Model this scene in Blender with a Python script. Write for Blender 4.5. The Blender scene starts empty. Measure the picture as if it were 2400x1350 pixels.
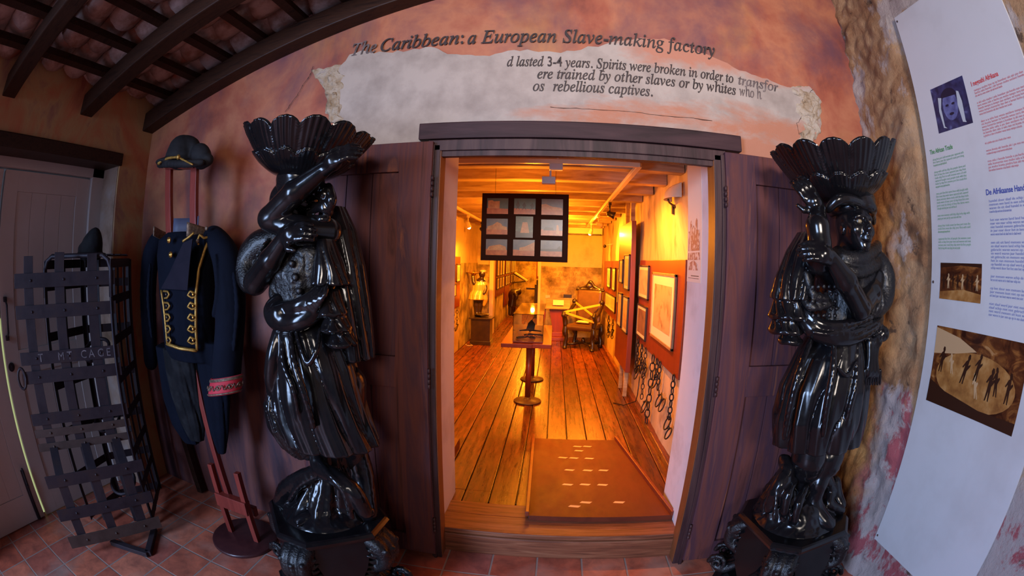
import bpy, bmesh, math, random
import numpy as np
from math import sin, cos, pi, radians, sqrt, atan2
from mathutils import Vector, Matrix
random.seed(7)
S = bpy.context.scene
COL = S.collection

# ------------------------------------------------------------------ camera
CAM = Vector((0.0, -2.0, 1.6)); FPX = 1053.3
YAW, PITCH, ROLL = 0.09236843, -0.05994245, -0.02612746
def _rot():
    cy, sy, cp, sp, cr, sr = cos(YAW), sin(YAW), cos(PITCH), sin(PITCH), cos(ROLL), sin(ROLL)
    Rz = Matrix(((cy, -sy, 0), (sy, cy, 0), (0, 0, 1)))
    Rx = Matrix(((1, 0, 0), (0, cp, -sp), (0, sp, cp)))
    Ry = Matrix(((cr, 0, sr), (0, 1, 0), (-sr, 0, cr)))
    return Rz @ Rx @ Ry
RC = _rot()                      # columns: right, forward, up
cd = bpy.data.cameras.new('camera'); cam = bpy.data.objects.new('camera', cd); COL.objects.link(cam)
cd.type = 'PANO'
cd.sensor_width = 36.0; cd.sensor_fit = 'HORIZONTAL'
cc = getattr(cd, 'cycles', cd)
cc.panorama_type = 'FISHEYE_EQUISOLID'
cc.fisheye_lens = FPX * 36.0 / 2400.0
cc.fisheye_fov = pi
rgt, fwd, up = RC.col[0], RC.col[1], RC.col[2]
mw = Matrix.Identity(4)
for i in range(3):
    mw[i][0] = rgt[i]; mw[i][1] = up[i]; mw[i][2] = -fwd[i]; mw[i][3] = CAM[i]
cam.matrix_world = mw
S.camera = cam

def ray(px, py):
    u, v = px - 1200.0, 675.0 - py
    r = math.hypot(u, v) + 1e-9
    th = 2 * math.asin(min(1, r / FPX / 2)); s = sin(th)
    return RC @ Vector((s * u / r, cos(th), s * v / r))
def on(px, py, axis, val):
    """the place in the room where the sight line of a measured point meets the plane axis = val"""
    w = ray(px, py); t = (val - CAM[axis]) / w[axis]
    return CAM + w * t

# ------------------------------------------------------------------ light and exposure
w = bpy.data.worlds.new('world'); S.world = w; w.use_nodes = True
bg = w.node_tree.nodes['Background']; bg.inputs[0].default_value = (0.55, 0.62, 0.85, 1); bg.inputs[1].default_value = 0.07
S.view_settings.view_transform = 'Standard'; S.view_settings.look = 'None'
S.view_settings.gamma = 1.0; S.view_settings.use_curve_mapping = False
S.view_settings.exposure = 0.0
S.cycles.max_bounces = 6; S.cycles.diffuse_bounces = 3; S.cycles.glossy_bounces = 3; S.cycles.transmission_bounces = 4; S.cycles.caustics_reflective = False; S.cycles.caustics_refractive = False; S.cycles.adaptive_threshold = 0.03
def area(name, loc, target, sx, sy, power, color, spread=180):
    l = bpy.data.lights.new(name, 'AREA'); l.shape = 'RECTANGLE'; l.size = sx; l.size_y = sy; l.energy = power; l.color = color; l.spread = radians(spread)
    o = bpy.data.objects.new(name, l); COL.objects.link(o); o.location = loc
    d = Vector(target) - Vector(loc); o.rotation_euler = d.to_track_quat('-Z', 'Y').to_euler(); return o
area('daylight_doorway', (-2.3, -3.9, 1.6), (1.25, -0.35, 0.10), 1.0, 2.0, 140, (0.44, 0.62, 1.0), 130)
area('upper_wall_fill', (0.3, -4.6, 2.5), (0.6, 0, 2.75), 1.0, 1.0, 35, (1.0, 0.86, 0.76), 74)  # unseen warm fill, added to light the upper front wall
def spot(name, loc, target, power, color, ang=70, blend=.6, r=.03):
    l = bpy.data.lights.new(name, 'SPOT'); l.energy = power; l.color = color; l.spot_size = radians(ang); l.spot_blend = blend; l.shadow_soft_size = r
    o = bpy.data.objects.new(name, l); COL.objects.link(o); o.location = loc
    d = Vector(target) - Vector(loc); o.rotation_euler = d.to_track_quat('-Z', 'Y').to_euler(); return o
def point(name, loc, power, color, r=.05):
    l = bpy.data.lights.new(name, 'POINT'); l.energy = power; l.color = color; l.shadow_soft_size = r
    o = bpy.data.objects.new(name, l); COL.objects.link(o); o.location = loc; return o
ORANGE = (1.0, 0.285, 0.012)
IK = 3.9     # the gallery's tungsten lamps

# ------------------------------------------------------------------ materials
def nt(name):
    m = bpy.data.materials.new(name); m.use_nodes = True
    t = m.node_tree; b = t.nodes['Principled BSDF']; return m, t, b
def N(t, ty, **k):
    n = t.nodes.new(ty)
    for a, v in k.items():
        if a.startswith('i_'):
            key = a[2:]; key = int(key) if key.isdigit() else key.replace('_', ' ')
            n.inputs[key].default_value = v
        else: setattr(n, a, v)
    return n
def ramp(t, stops, fac=None, interp='LINEAR'):
    r = t.nodes.new('ShaderNodeValToRGB'); e = r.color_ramp.elements; r.color_ramp.interpolation = interp
    while len(e) < len(stops): e.new(0.5)
    for el, (p, c) in zip(e, stops): el.position = p; el.color = tuple(c) + (1,) if len(c) == 3 else c
    if fac is not None: t.links.new(fac, r.inputs[0])
    return r
def coords(t, scale=(1, 1, 1), loc=(0, 0, 0), rot=(0, 0, 0)):
    tc = N(t, 'ShaderNodeTexCoord'); mp = N(t, 'ShaderNodeMapping')
    mp.inputs['Scale'].default_value = scale; mp.inputs['Location'].default_value = loc; mp.inputs['Rotation'].default_value = rot
    t.links.new(tc.outputs['Object'], mp.inputs[0]); return mp.outputs[0]
def noise(t, vec, scale=5, detail=6, rough=.55, dist=0):
    n = N(t, 'ShaderNodeTexNoise'); n.inputs['Scale'].default_value = scale; n.inputs['Detail'].default_value = detail
    n.inputs['Roughness'].default_value = rough; n.inputs['Distortion'].default_value = dist
    t.links.new(vec, n.inputs['Vector']); return n.outputs['Fac']
def mix(t, fac, a, b, mode='MIX'):
    m = N(t, 'ShaderNodeMix', data_type='RGBA', blend_type=mode)
    for s, v in ((0, fac), (6, a), (7, b)):
        if isinstance(v, (int, float)): m.inputs[s].default_value = v
        elif isinstance(v, tuple): m.inputs[s].default_value = v + (1,) if len(v) == 3 else v
        else: t.links.new(v, m.inputs[s])
    return m.outputs[2]
def bump(t, b, h, strength=.3, dist=.01, prev=None):
    n = N(t, 'ShaderNodeBump'); n.inputs['Strength'].default_value = strength; n.inputs['Distance'].default_value = dist
    t.links.new(h, n.inputs['Height']); t.links.new(n.outputs[0], b.inputs['Normal']); return n
def pbr(name, stops, scale=4, detail=6, rough=.5, metal=0, bmp=0, bscale=40, bdist=.004, stretch=(1, 1, 1), coat=0, dist=0, spec=.5, r2=None):
    m, t, b = nt(name); v = coords(t, stretch)
    if isinstance(stops[0], (int, float)): b.inputs['Base Color'].default_value = tuple(stops) + (1,)
    else:
        n = noise(t, v, scale, detail, .6, dist); k = len(stops)
        r = ramp(t, [(.28 + .44 * i / (k - 1), c) for i, c in enumerate(stops)], n); t.links.new(r.outputs[0], b.inputs['Base Color'])
    b.inputs['Roughness'].default_value = rough; b.inputs['Metallic'].default_value = metal
    if r2 is not None:
        rn = noise(t, v, scale * 3, 5); mr = N(t, 'ShaderNodeMapRange'); mr.inputs[3].default_value = rough; mr.inputs[4].default_value = r2
        mr.inputs[1].default_value = .3; mr.inputs[2].default_value = .7
        t.links.new(rn, mr.inputs[0]); t.links.new(mr.outputs[0], b.inputs['Roughness'])
    b.inputs['Coat Weight'].default_value = coat; b.inputs['Coat Roughness'].default_value = .12
    b.inputs['Specular IOR Level'].default_value = spec
    if bmp: bump(t, b, noise(t, v, bscale, 5), bmp, bdist)
    return m
def emis(name, c, s):
    m, t, b = nt(name); b.inputs['Base Color'].default_value = c + (1,); b.inputs['Emission Color'].default_value = c + (1,); b.inputs['Emission Strength'].default_value = s; return m

def mural():
    m, t, b = nt('mural_plaster'); v = coords(t)
    n1 = noise(t, v, 1.3, 5, .6, .2); n2 = noise(t, v, 2.2, 6, .6, .3)
    a = ramp(t, [(.30, (.17, .040, .030)), (.42, (.34, .085, .045)), (.54, (.44, .15, .075)), (.66, (.30, .085, .060))], n2)
    f2 = ramp(t, [(.52, (0, 0, 0)), (.72, (.75, .75, .75))], n1)
    c = mix(t, f2.outputs[0], a.outputs[0], (.40, .19, .065))
    n3 = noise(t, coords(t, (1, 1, .6), (3.1, 0, 1.7)), 1.5, 6, .62, .5)
    f = ramp(t, [(.46, (0, 0, 0)), (.64, (.85, .85, .85))], n3); c = mix(t, f.outputs[0], c, (.13, .05, .07))
    # lower half of the mural: plum and umber, stronger downwards and to the left
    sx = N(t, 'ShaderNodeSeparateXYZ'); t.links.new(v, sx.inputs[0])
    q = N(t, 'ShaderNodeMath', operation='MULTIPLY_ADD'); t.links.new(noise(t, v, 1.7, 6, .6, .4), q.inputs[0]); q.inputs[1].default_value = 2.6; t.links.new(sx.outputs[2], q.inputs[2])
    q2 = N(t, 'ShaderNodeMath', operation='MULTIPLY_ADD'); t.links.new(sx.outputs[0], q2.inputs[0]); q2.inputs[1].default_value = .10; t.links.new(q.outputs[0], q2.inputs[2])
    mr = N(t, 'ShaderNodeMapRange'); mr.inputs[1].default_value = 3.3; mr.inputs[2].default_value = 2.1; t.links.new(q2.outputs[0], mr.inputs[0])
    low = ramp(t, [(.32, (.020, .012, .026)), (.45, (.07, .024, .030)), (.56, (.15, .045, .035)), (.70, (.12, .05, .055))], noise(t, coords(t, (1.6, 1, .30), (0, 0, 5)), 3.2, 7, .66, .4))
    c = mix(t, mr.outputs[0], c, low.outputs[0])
    t.links.new(c, b.inputs['Base Color']); b.inputs['Roughness'].default_value = .62
    bump(t, b, noise(t, v, 22, 8, .6), .22, .005); return m
def stone(name, stops, scale=3.2, plaster=(.55, .44, .36), thr=.5, hi=.56):
    m, t, b = nt(name); v = coords(t)
    vo = N(t, 'ShaderNodeTexVoronoi', feature='F1'); vo.inputs['Scale'].default_value = 7; t.links.new(v, vo.inputs['Vector'])
    n = noise(t, v, scale, 8, .7, .6); k = len(stops)
    r = ramp(t, [(.3 + .4 * i / (k - 1), c) for i, c in enumerate(stops)], n)
    n2 = noise(t, coords(t, (1, 1, .6), (2, 4, 1)), 2.2, 9, .7, .3); f = ramp(t, [(thr, (0, 0, 0)), (hi, (1, 1, 1))], n2)
    c = mix(t, f.outputs[0], r.outputs[0], plaster)
    n3 = noise(t, v, 9, 8, .7); f3 = ramp(t, [(.36, (1, 1, 1)), (.44, (0, 0, 0))], n3)
    c = mix(t, f3.outputs[0], c, (.10, .05, .025))
    t.links.new(c, b.inputs['Base Color']); b.inputs['Roughness'].default_value = .85
    bump(t, b, noise(t, v, 14, 10, .7), .7, .02); return m
def rubble():
    """old wall: ochre rubble, grey-pink plaster skins, a red-pink painted band low down"""
    m, t, b = nt('rubble_wall'); v = coords(t)
    n = noise(t, v, 2.6, 9, .68, .35); r = ramp(t, [(.30, (.15, .065, .03)), (.42, (.30, .14, .06)), (.54, (.42, .24, .12)), (.66, (.36, .25, .17))], n)
    n2 = noise(t, coords(t, (1, 1, .55), (2.3, 4, 1)), 1.9, 9, .68, .25); f = ramp(t, [(.50, (0, 0, 0)), (.54, (1, 1, 1))], n2)
    pl = ramp(t, [(.3, (.30, .22, .20)), (.6, (.46, .36, .31))], noise(t, v, 6, 8, .65)); c = mix(t, f.outputs[0], r.outputs[0], pl.outputs[0])
    sx = N(t, 'ShaderNodeSeparateXYZ'); t.links.new(v, sx.inputs[0])
    # ochre-orange tone close to the corner, fading out higher up
    g = N(t, 'ShaderNodeMath', operation='MULTIPLY_ADD'); t.links.new(n, g.inputs[0]); g.inputs[1].default_value = .5; t.links.new(sx.outputs[1], g.inputs[2])
    mr = N(t, 'ShaderNodeMapRange'); mr.inputs[1].default_value = -.10; mr.inputs[2].default_value = .08; t.links.new(g.outputs[0], mr.inputs[0])
    hz = N(t, 'ShaderNodeMapRange'); hz.inputs[1].default_value = 2.45; hz.inputs[2].default_value = 2.15; t.links.new(sx.outputs[2], hz.inputs[0])
    mm = N(t, 'ShaderNodeMath', operation='MULTIPLY'); t.links.new(mr.outputs[0], mm.inputs[0]); t.links.new(hz.outputs[0], mm.inputs[1])
    oc = ramp(t, [(.32, (.16, .045, .012)), (.46, (.40, .15, .035)), (.60, (.58, .27, .08)), (.70, (.34, .09, .04))], noise(t, v, 5, 9, .7, .5)); c = mix(t, mm.outputs[0], c, oc.outputs[0])
    # worn red-pink paint on the lower wall, pale skin breaking through it
    h = N(t, 'ShaderNodeMath', operation='MULTIPLY_ADD'); t.links.new(n2, h.inputs[0]); h.inputs[1].default_value = 1.3; t.links.new(sx.outputs[2], h.inputs[2])
    m2 = N(t, 'ShaderNodeMapRange'); m2.inputs[1].default_value = 1.62; m2.inputs[2].default_value = 1.55; t.links.new(h.outputs[0], m2.inputs[0])
    ff = ramp(t, [(.45, (0, 0, 0)), (.5, (1, 1, 1))], noise(t, coords(t, (1, 1, .7), (7, 1, 3)), 3.4, 9, .7, .3))
    pk = mix(t, ff.outputs[0], (.34, .075, .085), (.40, .32, .30)); fm = N(t, 'ShaderNodeMath', operation='SUBTRACT'); fm.inputs[0].default_value = 1; t.links.new(mm.outputs[0], fm.inputs[1])
    f5 = N(t, 'ShaderNodeMath', operation='MULTIPLY'); t.links.new(fm.outputs[0], f5.inputs[0]); t.links.new(m2.outputs[0], f5.inputs[1]); c = mix(t, f5.outputs[0], c, pk)
    f3 = ramp(t, [(.33, (.9, .9, .9)), (.38, (0, 0, 0))], noise(t, v, 7, 8, .7)); c = mix(t, f3.outputs[0], c, (.09, .045, .025))
    t.links.new(c, b.inputs['Base Color']); b.inputs['Roughness'].default_value = .85; bump(t, b, noise(t, v, 14, 10, .7), .9, .02); return m
def wood(name, stops, stretch=(6, 6, .5), rough=.45, coat=0, bmp=.25, scale=3, r2=None, spec=.5):
    m = pbr(name, stops, scale, 8, rough, 0, bmp, 14, .003, stretch, coat, 1.2, spec, r2); return m
def tiles():
    m, t, b = nt('terracotta_tiles'); v = coords(t)
    br = N(t, 'ShaderNodeTexBrick', offset=0.0, squash=1.0)
    br.inputs['Scale'].default_value = 1; br.inputs['Brick Width'].default_value = .2425; br.inputs['Row Height'].default_value = .2425
    br.inputs['Mortar Size'].default_value = .006; br.inputs['Mortar Smooth'].default_value = .4
    br.inputs['Color1'].default_value = (0, 0, 0, 1); br.inputs['Color2'].default_value = (1, 1, 1, 1); br.inputs['Mortar'].default_value = (.5, .5, .5, 1)
    mp = coords(t, (1, 1, 1), (.01 + 2.425, .165 + 2.425, 0)); t.links.new(mp, br.inputs['Vector'])
    tr = ramp(t, [(0, (.52, .11, .06)), (.35, (.74, .24, .14)), (.6, (.66, .17, .09)), (1, (.44, .13, .10))], br.outputs['Color'])
    n = noise(t, v, 9, 8, .65, .5); nr = ramp(t, [(.3, (.45, .45, .5)), (.7, (1.1, 1.05, 1.0))], n)
    c = mix(t, 1.0, tr.outputs[0], nr.outputs[0], 'MULTIPLY')
    n4 = noise(t, v, 2.2, 6); f4 = ramp(t, [(.52, (0, 0, 0)), (.70, (.6, .6, .6))], n4); c = mix(t, f4.outputs[0], c, (.42, .30, .24))
    c = mix(t, br.outputs['Fac'], c, (.36, .27, .23)); t.links.new(c, b.inputs['Base Color'])
    b.inputs['Roughness'].default_value = .5
    inv = N(t, 'ShaderNodeMath', operation='SUBTRACT'); inv.inputs[0].default_value = 1; t.links.new(br.outputs['Fac'], inv.inputs[1])
    ad = N(t, 'ShaderNodeMath', operation='MULTIPLY_ADD'); t.links.new(n, ad.inputs[0]); ad.inputs[1].default_value = .25; t.links.new(inv.outputs[0], ad.inputs[2])
    bump(t, b, ad.outputs[0], .6, .006); return m
def planks(name='floor_boards', bw=.165):
    m, t, b = nt(name)
    tc = N(t, 'ShaderNodeTexCoord'); sx = N(t, 'ShaderNodeSeparateXYZ'); t.links.new(tc.outputs['Object'], sx.inputs[0])
    dv = N(t, 'ShaderNodeMath', operation='DIVIDE'); t.links.new(sx.outputs[0], dv.inputs[0]); dv.inputs[1].default_value = bw
    fl = N(t, 'ShaderNodeMath', operation='FLOOR'); t.links.new(dv.outputs[0], fl.inputs[0])
    wn = N(t, 'ShaderNodeTexWhiteNoise', noise_dimensions='1D'); t.links.new(fl.outputs[0], wn.inputs[1])
    v = coords(t, (14, 1.0, 1)); n = noise(t, v, 2.5, 9, .7, .5)
    ad = N(t, 'ShaderNodeMath', operation='MULTIPLY_ADD'); t.links.new(wn.outputs[0], ad.inputs[0]); ad.inputs[1].default_value = .22; t.links.new(n, ad.inputs[2])
    r = ramp(t, [(.35, (.045, .009, .004)), (.58, (.15, .034, .011)), (.78, (.30, .085, .025))], ad.outputs[0])
    n2 = noise(t, coords(t, (5, 1.6, 2)), 4, 10, .75); f = ramp(t, [(.36, (.9, .9, .9)), (.56, (0, 0, 0))], n2)
    c = mix(t, f.outputs[0], r.outputs[0], (.06, .016, .007)); t.links.new(c, b.inputs['Base Color'])
    rr = ramp(t, [(.3, (.20,) * 3), (.7, (.42,) * 3)], n); t.links.new(rr.outputs[0], b.inputs['Roughness'])
    bump(t, b, n, .3, .004); return m

M = {}
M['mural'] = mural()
M['tiles'] = tiles()
M['boards'] = planks()
M['patch'] = pbr('bare_plaster', [(.40, .34, .31), (.55, .48, .44), (.60, .52, .47)], 5, 8, .8, 0, .55, 26, .006)
M['patch_edge'] = pbr('broken_plaster', [(.10, .06, .035), (.34, .23, .14), (.46, .36, .27), (.42, .34, .29)], 9, 10, .85, 0, .9, 34, .02)
M['stone'] = rubble()
M['orange_stone'] = stone('ochre_stone', [(.30, .10, .03), (.52, .23, .07), (.60, .33, .12)], 4, (.58, .34, .16), .55, .62)
M['leftwall'] = pbr('left_wall_paint', [(.34, .085, .05), (.52, .19, .085), (.50, .31, .14), (.30, .12, .11)], 3.0, 9, .7, 0, .3, 24, .005, (1, 1, .6), 0, .9)
M['beam'] = wood('dark_beam', [(.010, .004, .003), (.040, .015, .008), (.018, .007, .005)], (1.2, 9, 9), .5, .0, spec=.25)
M['rooftile'] = pbr('roof_tile_clay', [(.42, .10, .045), (.30, .17, .13), (.52, .38, .34), (.48, .36, .34)], 6, 9, .85, 0, .6, 30, .008)
M['shutter'] = wood('door_wood', [(.030, .010, .011), (.12, .036, .030), (.065, .026, .036), (.24, .075, .038)], (3.6, 3.6, .28), .62, .0, .3, 3, .75, .22)
M['recess'] = pbr('recess_plaster', [(.16, .09, .05), (.34, .22, .16), (.40, .33, .30)], 4, 8, .8, 0, .3, 24, .005)
M['frame'] = wood('door_frame_wood', [(.016, .006, .006), (.045, .018, .020), (.085, .042, .038)], (4, 4, .4), .55, .0, .3, spec=.3)
M['lintel'] = wood('lintel_wood', [(.018, .007, .008), (.042, .017, .020), (.07, .030, .032)], (.4, 5, 5), .6, 0, .3, spec=.25)
M['jamb_glow'] = wood('glow_lit_frame_wood', [(.16, .05, .015), (.24, .08, .025)], (5, 5, .4), .5)  # wood tinted with the orange glow spilling from the lit room
M['whitewash'] = pbr('whitewashed_reveal', [(.55, .50, .50), (.72, .68, .70), (.70, .66, .66)], 3, 6, .7, 0, .15, 30, .004)
M['white_door'] = pbr('white_door_paint', [(.54, .47, .44), (.62, .55, .53)], 2, 4, .42, 0, .08, 20, .002)
M['bronze'] = pbr('black_gloss_bronze', [(.003, .003, .004), (.008, .007, .008)], 8, 4, .13, .0, .08, 55, .0012, coat=.15, spec=.36, r2=.24)
M['bronze_rough'] = pbr('black_textured_bronze', [(.003, .003, .004), (.010, .009, .010)], 20, 5, .20, .0, .9, 120, .004, coat=.1, spec=.38, r2=.34)
M['eye'] = pbr('statue_eye', (.26, .19, .10), rough=.3)
M['iron'] = pbr('rusted_iron', [(.020, .014, .020), (.035, .026, .034), (.05, .03, .028)], 9, 8, .55, .35, .35, 60, .002)
M['iron_brown'] = pbr('brown_rust_iron', [(.05, .028, .022), (.10, .06, .05)], 9, 8, .65, .2, .35, 60, .002)
M['chain'] = pbr('dark_chain_iron', [(.008, .005, .004), (.03, .016, .010)], 14, 5, .5, .3, .3, 60, .002)
M['navy'] = pbr('navy_wool', [(.0016, .0028, .008), (.003, .005, .013)], 6, 6, .9, 0, .3, 200, .001, spec=.15)
M['navy2'] = pbr('worn_navy_cloth', [(.003, .0035, .005), (.006, .006, .008), (.02, .02, .022)], 9, 8, .85, 0, .3, 150, .001, spec=.2)
M['lapel'] = pbr('dark_lapel_cloth', [(.006, .005, .012), (.012, .010, .020)], 8, 6, .85, 0, .3, 160, .001, spec=.2)
M['lining'] = pbr('grey_blue_lining', [(.05, .055, .10), (.08, .09, .15)], 3, 4, .6)
M['gold'] = pbr('gold_braid', [(.30, .15, .03), (.55, .32, .07)], 40, 6, .42, .55, .6, 160, .002)
M['brass'] = pbr('brass_button', [(.55, .30, .06), (.75, .42, .10)], 8, 3, .25, .9)
M['red_trim'] = pbr('red_cuff', [(.42, .015, .03), (.55, .03, .05)], 20, 5, .7, 0, .3, 120, .001)
M['bullion'] = pbr('silver_gold_embroidery', [(.06, .03, .025), (.30, .20, .13)], 70, 5, .5, .3, .7, 200, .002)
M['redwood'] = wood('red_stained_wood', [(.16, .018, .012), (.26, .035, .022)], (6, 6, .6), .45, .1, .2)
M['disc'] = wood('dark_red_base', [(.04, .010, .012), (.07, .018, .018)], (3, 3, 3), .4, .2, .15)
M['felt'] = pbr('black_felt', [(.008, .007, .008), (.018, .016, .018)], 12, 6, .8, 0, .3, 120, .001, spec=.3)
M['panelw'] = pbr('white_board', [(.50, .46, .45), (.58, .55, .55), (.60, .57, .58)], 1.6, 5, .38, 0, .04, 8, .002)
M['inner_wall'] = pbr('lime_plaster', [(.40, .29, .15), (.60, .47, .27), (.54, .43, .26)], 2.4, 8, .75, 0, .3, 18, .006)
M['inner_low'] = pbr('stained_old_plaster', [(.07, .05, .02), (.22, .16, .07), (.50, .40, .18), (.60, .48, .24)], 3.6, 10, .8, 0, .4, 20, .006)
M['rwall'] = pbr('worn_right_plaster', [(.18, .11, .05), (.50, .35, .18), (.62, .48, .28), (.28, .17, .08)], 2.4, 9, .75, 0, .4, 16, .008, (1, 1, .45), 0, .9)
M['joist'] = wood('grey_joist', [(.28, .16, .08), (.46, .31, .17), (.60, .46, .30)], (.6, 6, 6), .7, 0, .4)
M['ceil'] = pbr('cream_ceiling_boards', [(.66, .54, .38), (.72, .60, .44)], 2, 4, .6, 0, .1, 10, .003)
M['redboard'] = wood('red_brown_board', [(.15, .022, .009), (.24, .038, .013)], (3, 3, .5), .4, .1, .1)
M['ramp'] = pbr('worn_ramp_board', [(.09, .014, .006), (.14, .024, .009), (.11, .019, .008)], 5, 8, .5, 0, .12, 30, .002, (1, .5, 1), 0, .5, .3, r2=.6)
M['tape'] = pbr('tan_tape', (.72, .48, .24), rough=.5)
M['threshold'] = wood('threshold_boards', [(.07, .020, .010), (.20, .062, .028), (.30, .12, .06)], (.6, 9, 9), .5, 0, .35, scale=4)
M['paper'] = pbr('aged_paper', [(.60, .50, .30), (.74, .64, .44)], 7, 6, .6)
M['mat'] = pbr('picture_mount', (.74, .66, .48), rough=.6)
M['blackframe'] = pbr('thin_dark_frame', (.03, .02, .014), rough=.4)
M['gilt'] = pbr('brown_gilt_frame', [(.26, .14, .06), (.40, .24, .11)], 12, 4, .35)
M['dkboard'] = pbr('black_brown_board', (.028, .010, .006), rough=.8, spec=.12)
M['leather'] = pbr('brown_leather', [(.055, .025, .010), (.11, .05, .02)], 6, 5, .4, 0, .15, 40, .002)
M['carved'] = pbr('carved_dark_wood', [(.012, .007, .005), (.03, .016, .01)], 12, 5, .28, 0, .4, 60, .003, coat=.4)
M['yellow'] = pbr('yellow_tape', (.80, .50, .05), rough=.45)
M['whiteplastic'] = pbr('white_plastic', (.62, .55, .50), rough=.4)
M['cream'] = pbr('cream_metal', (.72, .60, .42), rough=.35)
M['gold_cloth'] = pbr('gold_lustre_dress', [(.62, .40, .08), (.80, .58, .18)], 6, 5, .3, .5, .3, 30, .004)
M['bulb'] = emis('lit_bulb', (1.0, .55, .18), 60)
M['glint'] = emis('daylight_gap', (.85, .92, 1.0), 6)
M['glow'] = emis('daylight_slit', (.72, .85, .42), .45)
def glass():
    m, t, b = nt('clear_acrylic'); b.inputs['Base Color'].default_value = (1, .97, .92, 1); b.inputs['Roughness'].default_value = .03
    b.inputs['Transmission Weight'].default_value = 1.0; b.inputs['IOR'].default_value = 1.35; return m
M['glass'] = glass()

# ------------------------------------------------------------------ mesh builder
class MB:
    def __init__(s): s.v = []; s.f = []; s.smooth = []
    def add(s, vs, fs, sm=False):
        n = len(s.v); s.v += [tuple(p) for p in vs]; s.f += [tuple(n + i for i in f) for f in fs]; s.smooth += [sm] * len(fs); return s
    def box(s, c, d, R=None, bev=0):
        hx, hy, hz = d[0] / 2, d[1] / 2, d[2] / 2; c = Vector(c)
        if bev <= 0:
            vs = [Vector((x, y, z)) for x in (-hx, hx) for y in (-hy, hy) for z in (-hz, hz)]
            fs = [(0, 1, 3, 2), (4, 6, 7, 5), (0, 4, 5, 1), (2, 3, 7, 6), (0, 2, 6, 4), (1, 5, 7, 3)]
        else:
            bm = bmesh.new(); bmesh.ops.create_cube(bm, size=1)
            for q in bm.verts: q.co = Vector((q.co.x * d[0], q.co.y * d[1], q.co.z * d[2]))
            bmesh.ops.bevel(bm, geom=bm.edges[:], offset=bev, segments=2, affect='EDGES', profile=.6)
            vs = [q.co.copy() for q in bm.verts]; bm.verts.index_update(); fs = [tuple(q.index for q in f.verts) for f in bm.faces]; bm.free()
        return s.add([(c + (R @ q if R else q)) for q in vs], fs)
    def b2(s, lo, hi, bev=0):
        return s.box([(a + b) / 2 for a, b in zip(lo, hi)], [abs(b - a) for a, b in zip(lo, hi)], None, bev)
    def bar(s, a, b, wd, ht, upv=(0, 0, 1), bev=0):
        a = Vector(a); b = Vector(b); y = (b - a); L = y.length; y.normalize(); z = Vector(upv); x = y.cross(z).normalized(); z = x.cross(y)
        R = Matrix((x, y, z)).transposed(); return s.box((a + b) / 2, (wd, L, ht), R, bev)
    def tube(s, pts, rad, n=10, closed=False, cap=True, flat=1.0):
        pts = [Vector(p) for p in pts]; K = len(pts); rad = rad if isinstance(rad, (list, tuple)) else [rad] * K
        vs = []; fs = []; prev = None
        for i, p in enumerate(pts):
            d = (pts[(i + 1) % K] - pts[i - 1]) if (closed or 0 < i < K - 1) else (pts[1] - pts[0] if i == 0 else pts[-1] - pts[-2])
            d.normalize()
            if prev is None: u = d.orthogonal().normalized()
            else: u = (prev - d * prev.dot(d)); u = u.normalized() if u.length > 1e-6 else d.orthogonal().normalized()
            prev = u; wv = d.cross(u)
            for k in range(n):
                a = 2 * pi * k / n; vs.append(p + (u * cos(a) + wv * sin(a) * flat) * rad[i])
        for i in range(K if closed else K - 1):
            j = (i + 1) % K
            for k in range(n): k2 = (k + 1) % n; fs.append((i * n + k, i * n + k2, j * n + k2, j * n + k))
        if cap and not closed: fs.append(tuple(range(n))[::-1]); fs.append(tuple((K - 1) * n + k for k in range(n)))
        return s.add(vs, fs, True)
    def lathe(s, prof, c=(0, 0, 0), n=32, sm=True, sq=1.0):
        vs = []; fs = []; K = len(prof)
        for r, z in prof:
            for k in range(n): a = 2 * pi * k / n; vs.append((c[0] + r * cos(a), c[1] + r * sin(a) * sq, c[2] + z))
        for i in range(K - 1):
            for k in range(n): k2 = (k + 1) % n; fs.append((i * n + k, i * n + k2, (i + 1) * n + k2, (i + 1) * n + k))
        fs.append(tuple(range(n))[::-1]); fs.append(tuple((K - 1) * n + k for k in range(n)))
        return s.add(vs, fs, sm)
    def ell(s, c, r, n=16, R=None):
        vs = []; fs = []; m = n // 2; c = Vector(c)
        for i in range(m + 1):
            th = pi * i / m
            for k in range(n):
                a = 2 * pi * k / n; q = Vector((r[0] * sin(th) * cos(a), r[1] * sin(th) * sin(a), r[2] * cos(th))); vs.append(c + (R @ q if R else q))
        for i in range(m):
            for k in range(n): k2 = (k + 1) % n; fs.append((i * n + k, (i + 1) * n + k, (i + 1) * n + k2, i * n + k2))
        return s.add(vs, fs, True)
    def prism(s, poly, org, u, v, depth):
        """flat outline poly (a,b) in the plane org + a*u + b*v, extruded by the vector depth"""
        org, u, v, depth = Vector(org), Vector(u), Vector(v), Vector(depth); n = len(poly)
        vs = [org + u * a + v * b for a, b in poly] + [org + u * a + v * b + depth for a, b in poly]
        fs = [tuple(range(n)), tuple(range(n, 2 * n))[::-1]] + [(i, (i + 1) % n, n + (i + 1) % n, n + i) for i in range(n)]
        return s.add(vs, fs)
    def grid(s, fn, nu, nv, sm=True, cu=False):
        vs = [fn(i / nu, j / nv) for j in range(nv + 1) for i in range(nu if cu else nu + 1)]; W = nu if cu else nu + 1; fs = []
        for j in range(nv):
            for i in range(nu): i2 = (i + 1) % W if cu else i + 1; fs.append((j * W + i, j * W + i2, (j + 1) * W + i2, (j + 1) * W + i))
        return s.add(vs, fs, sm)
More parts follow.
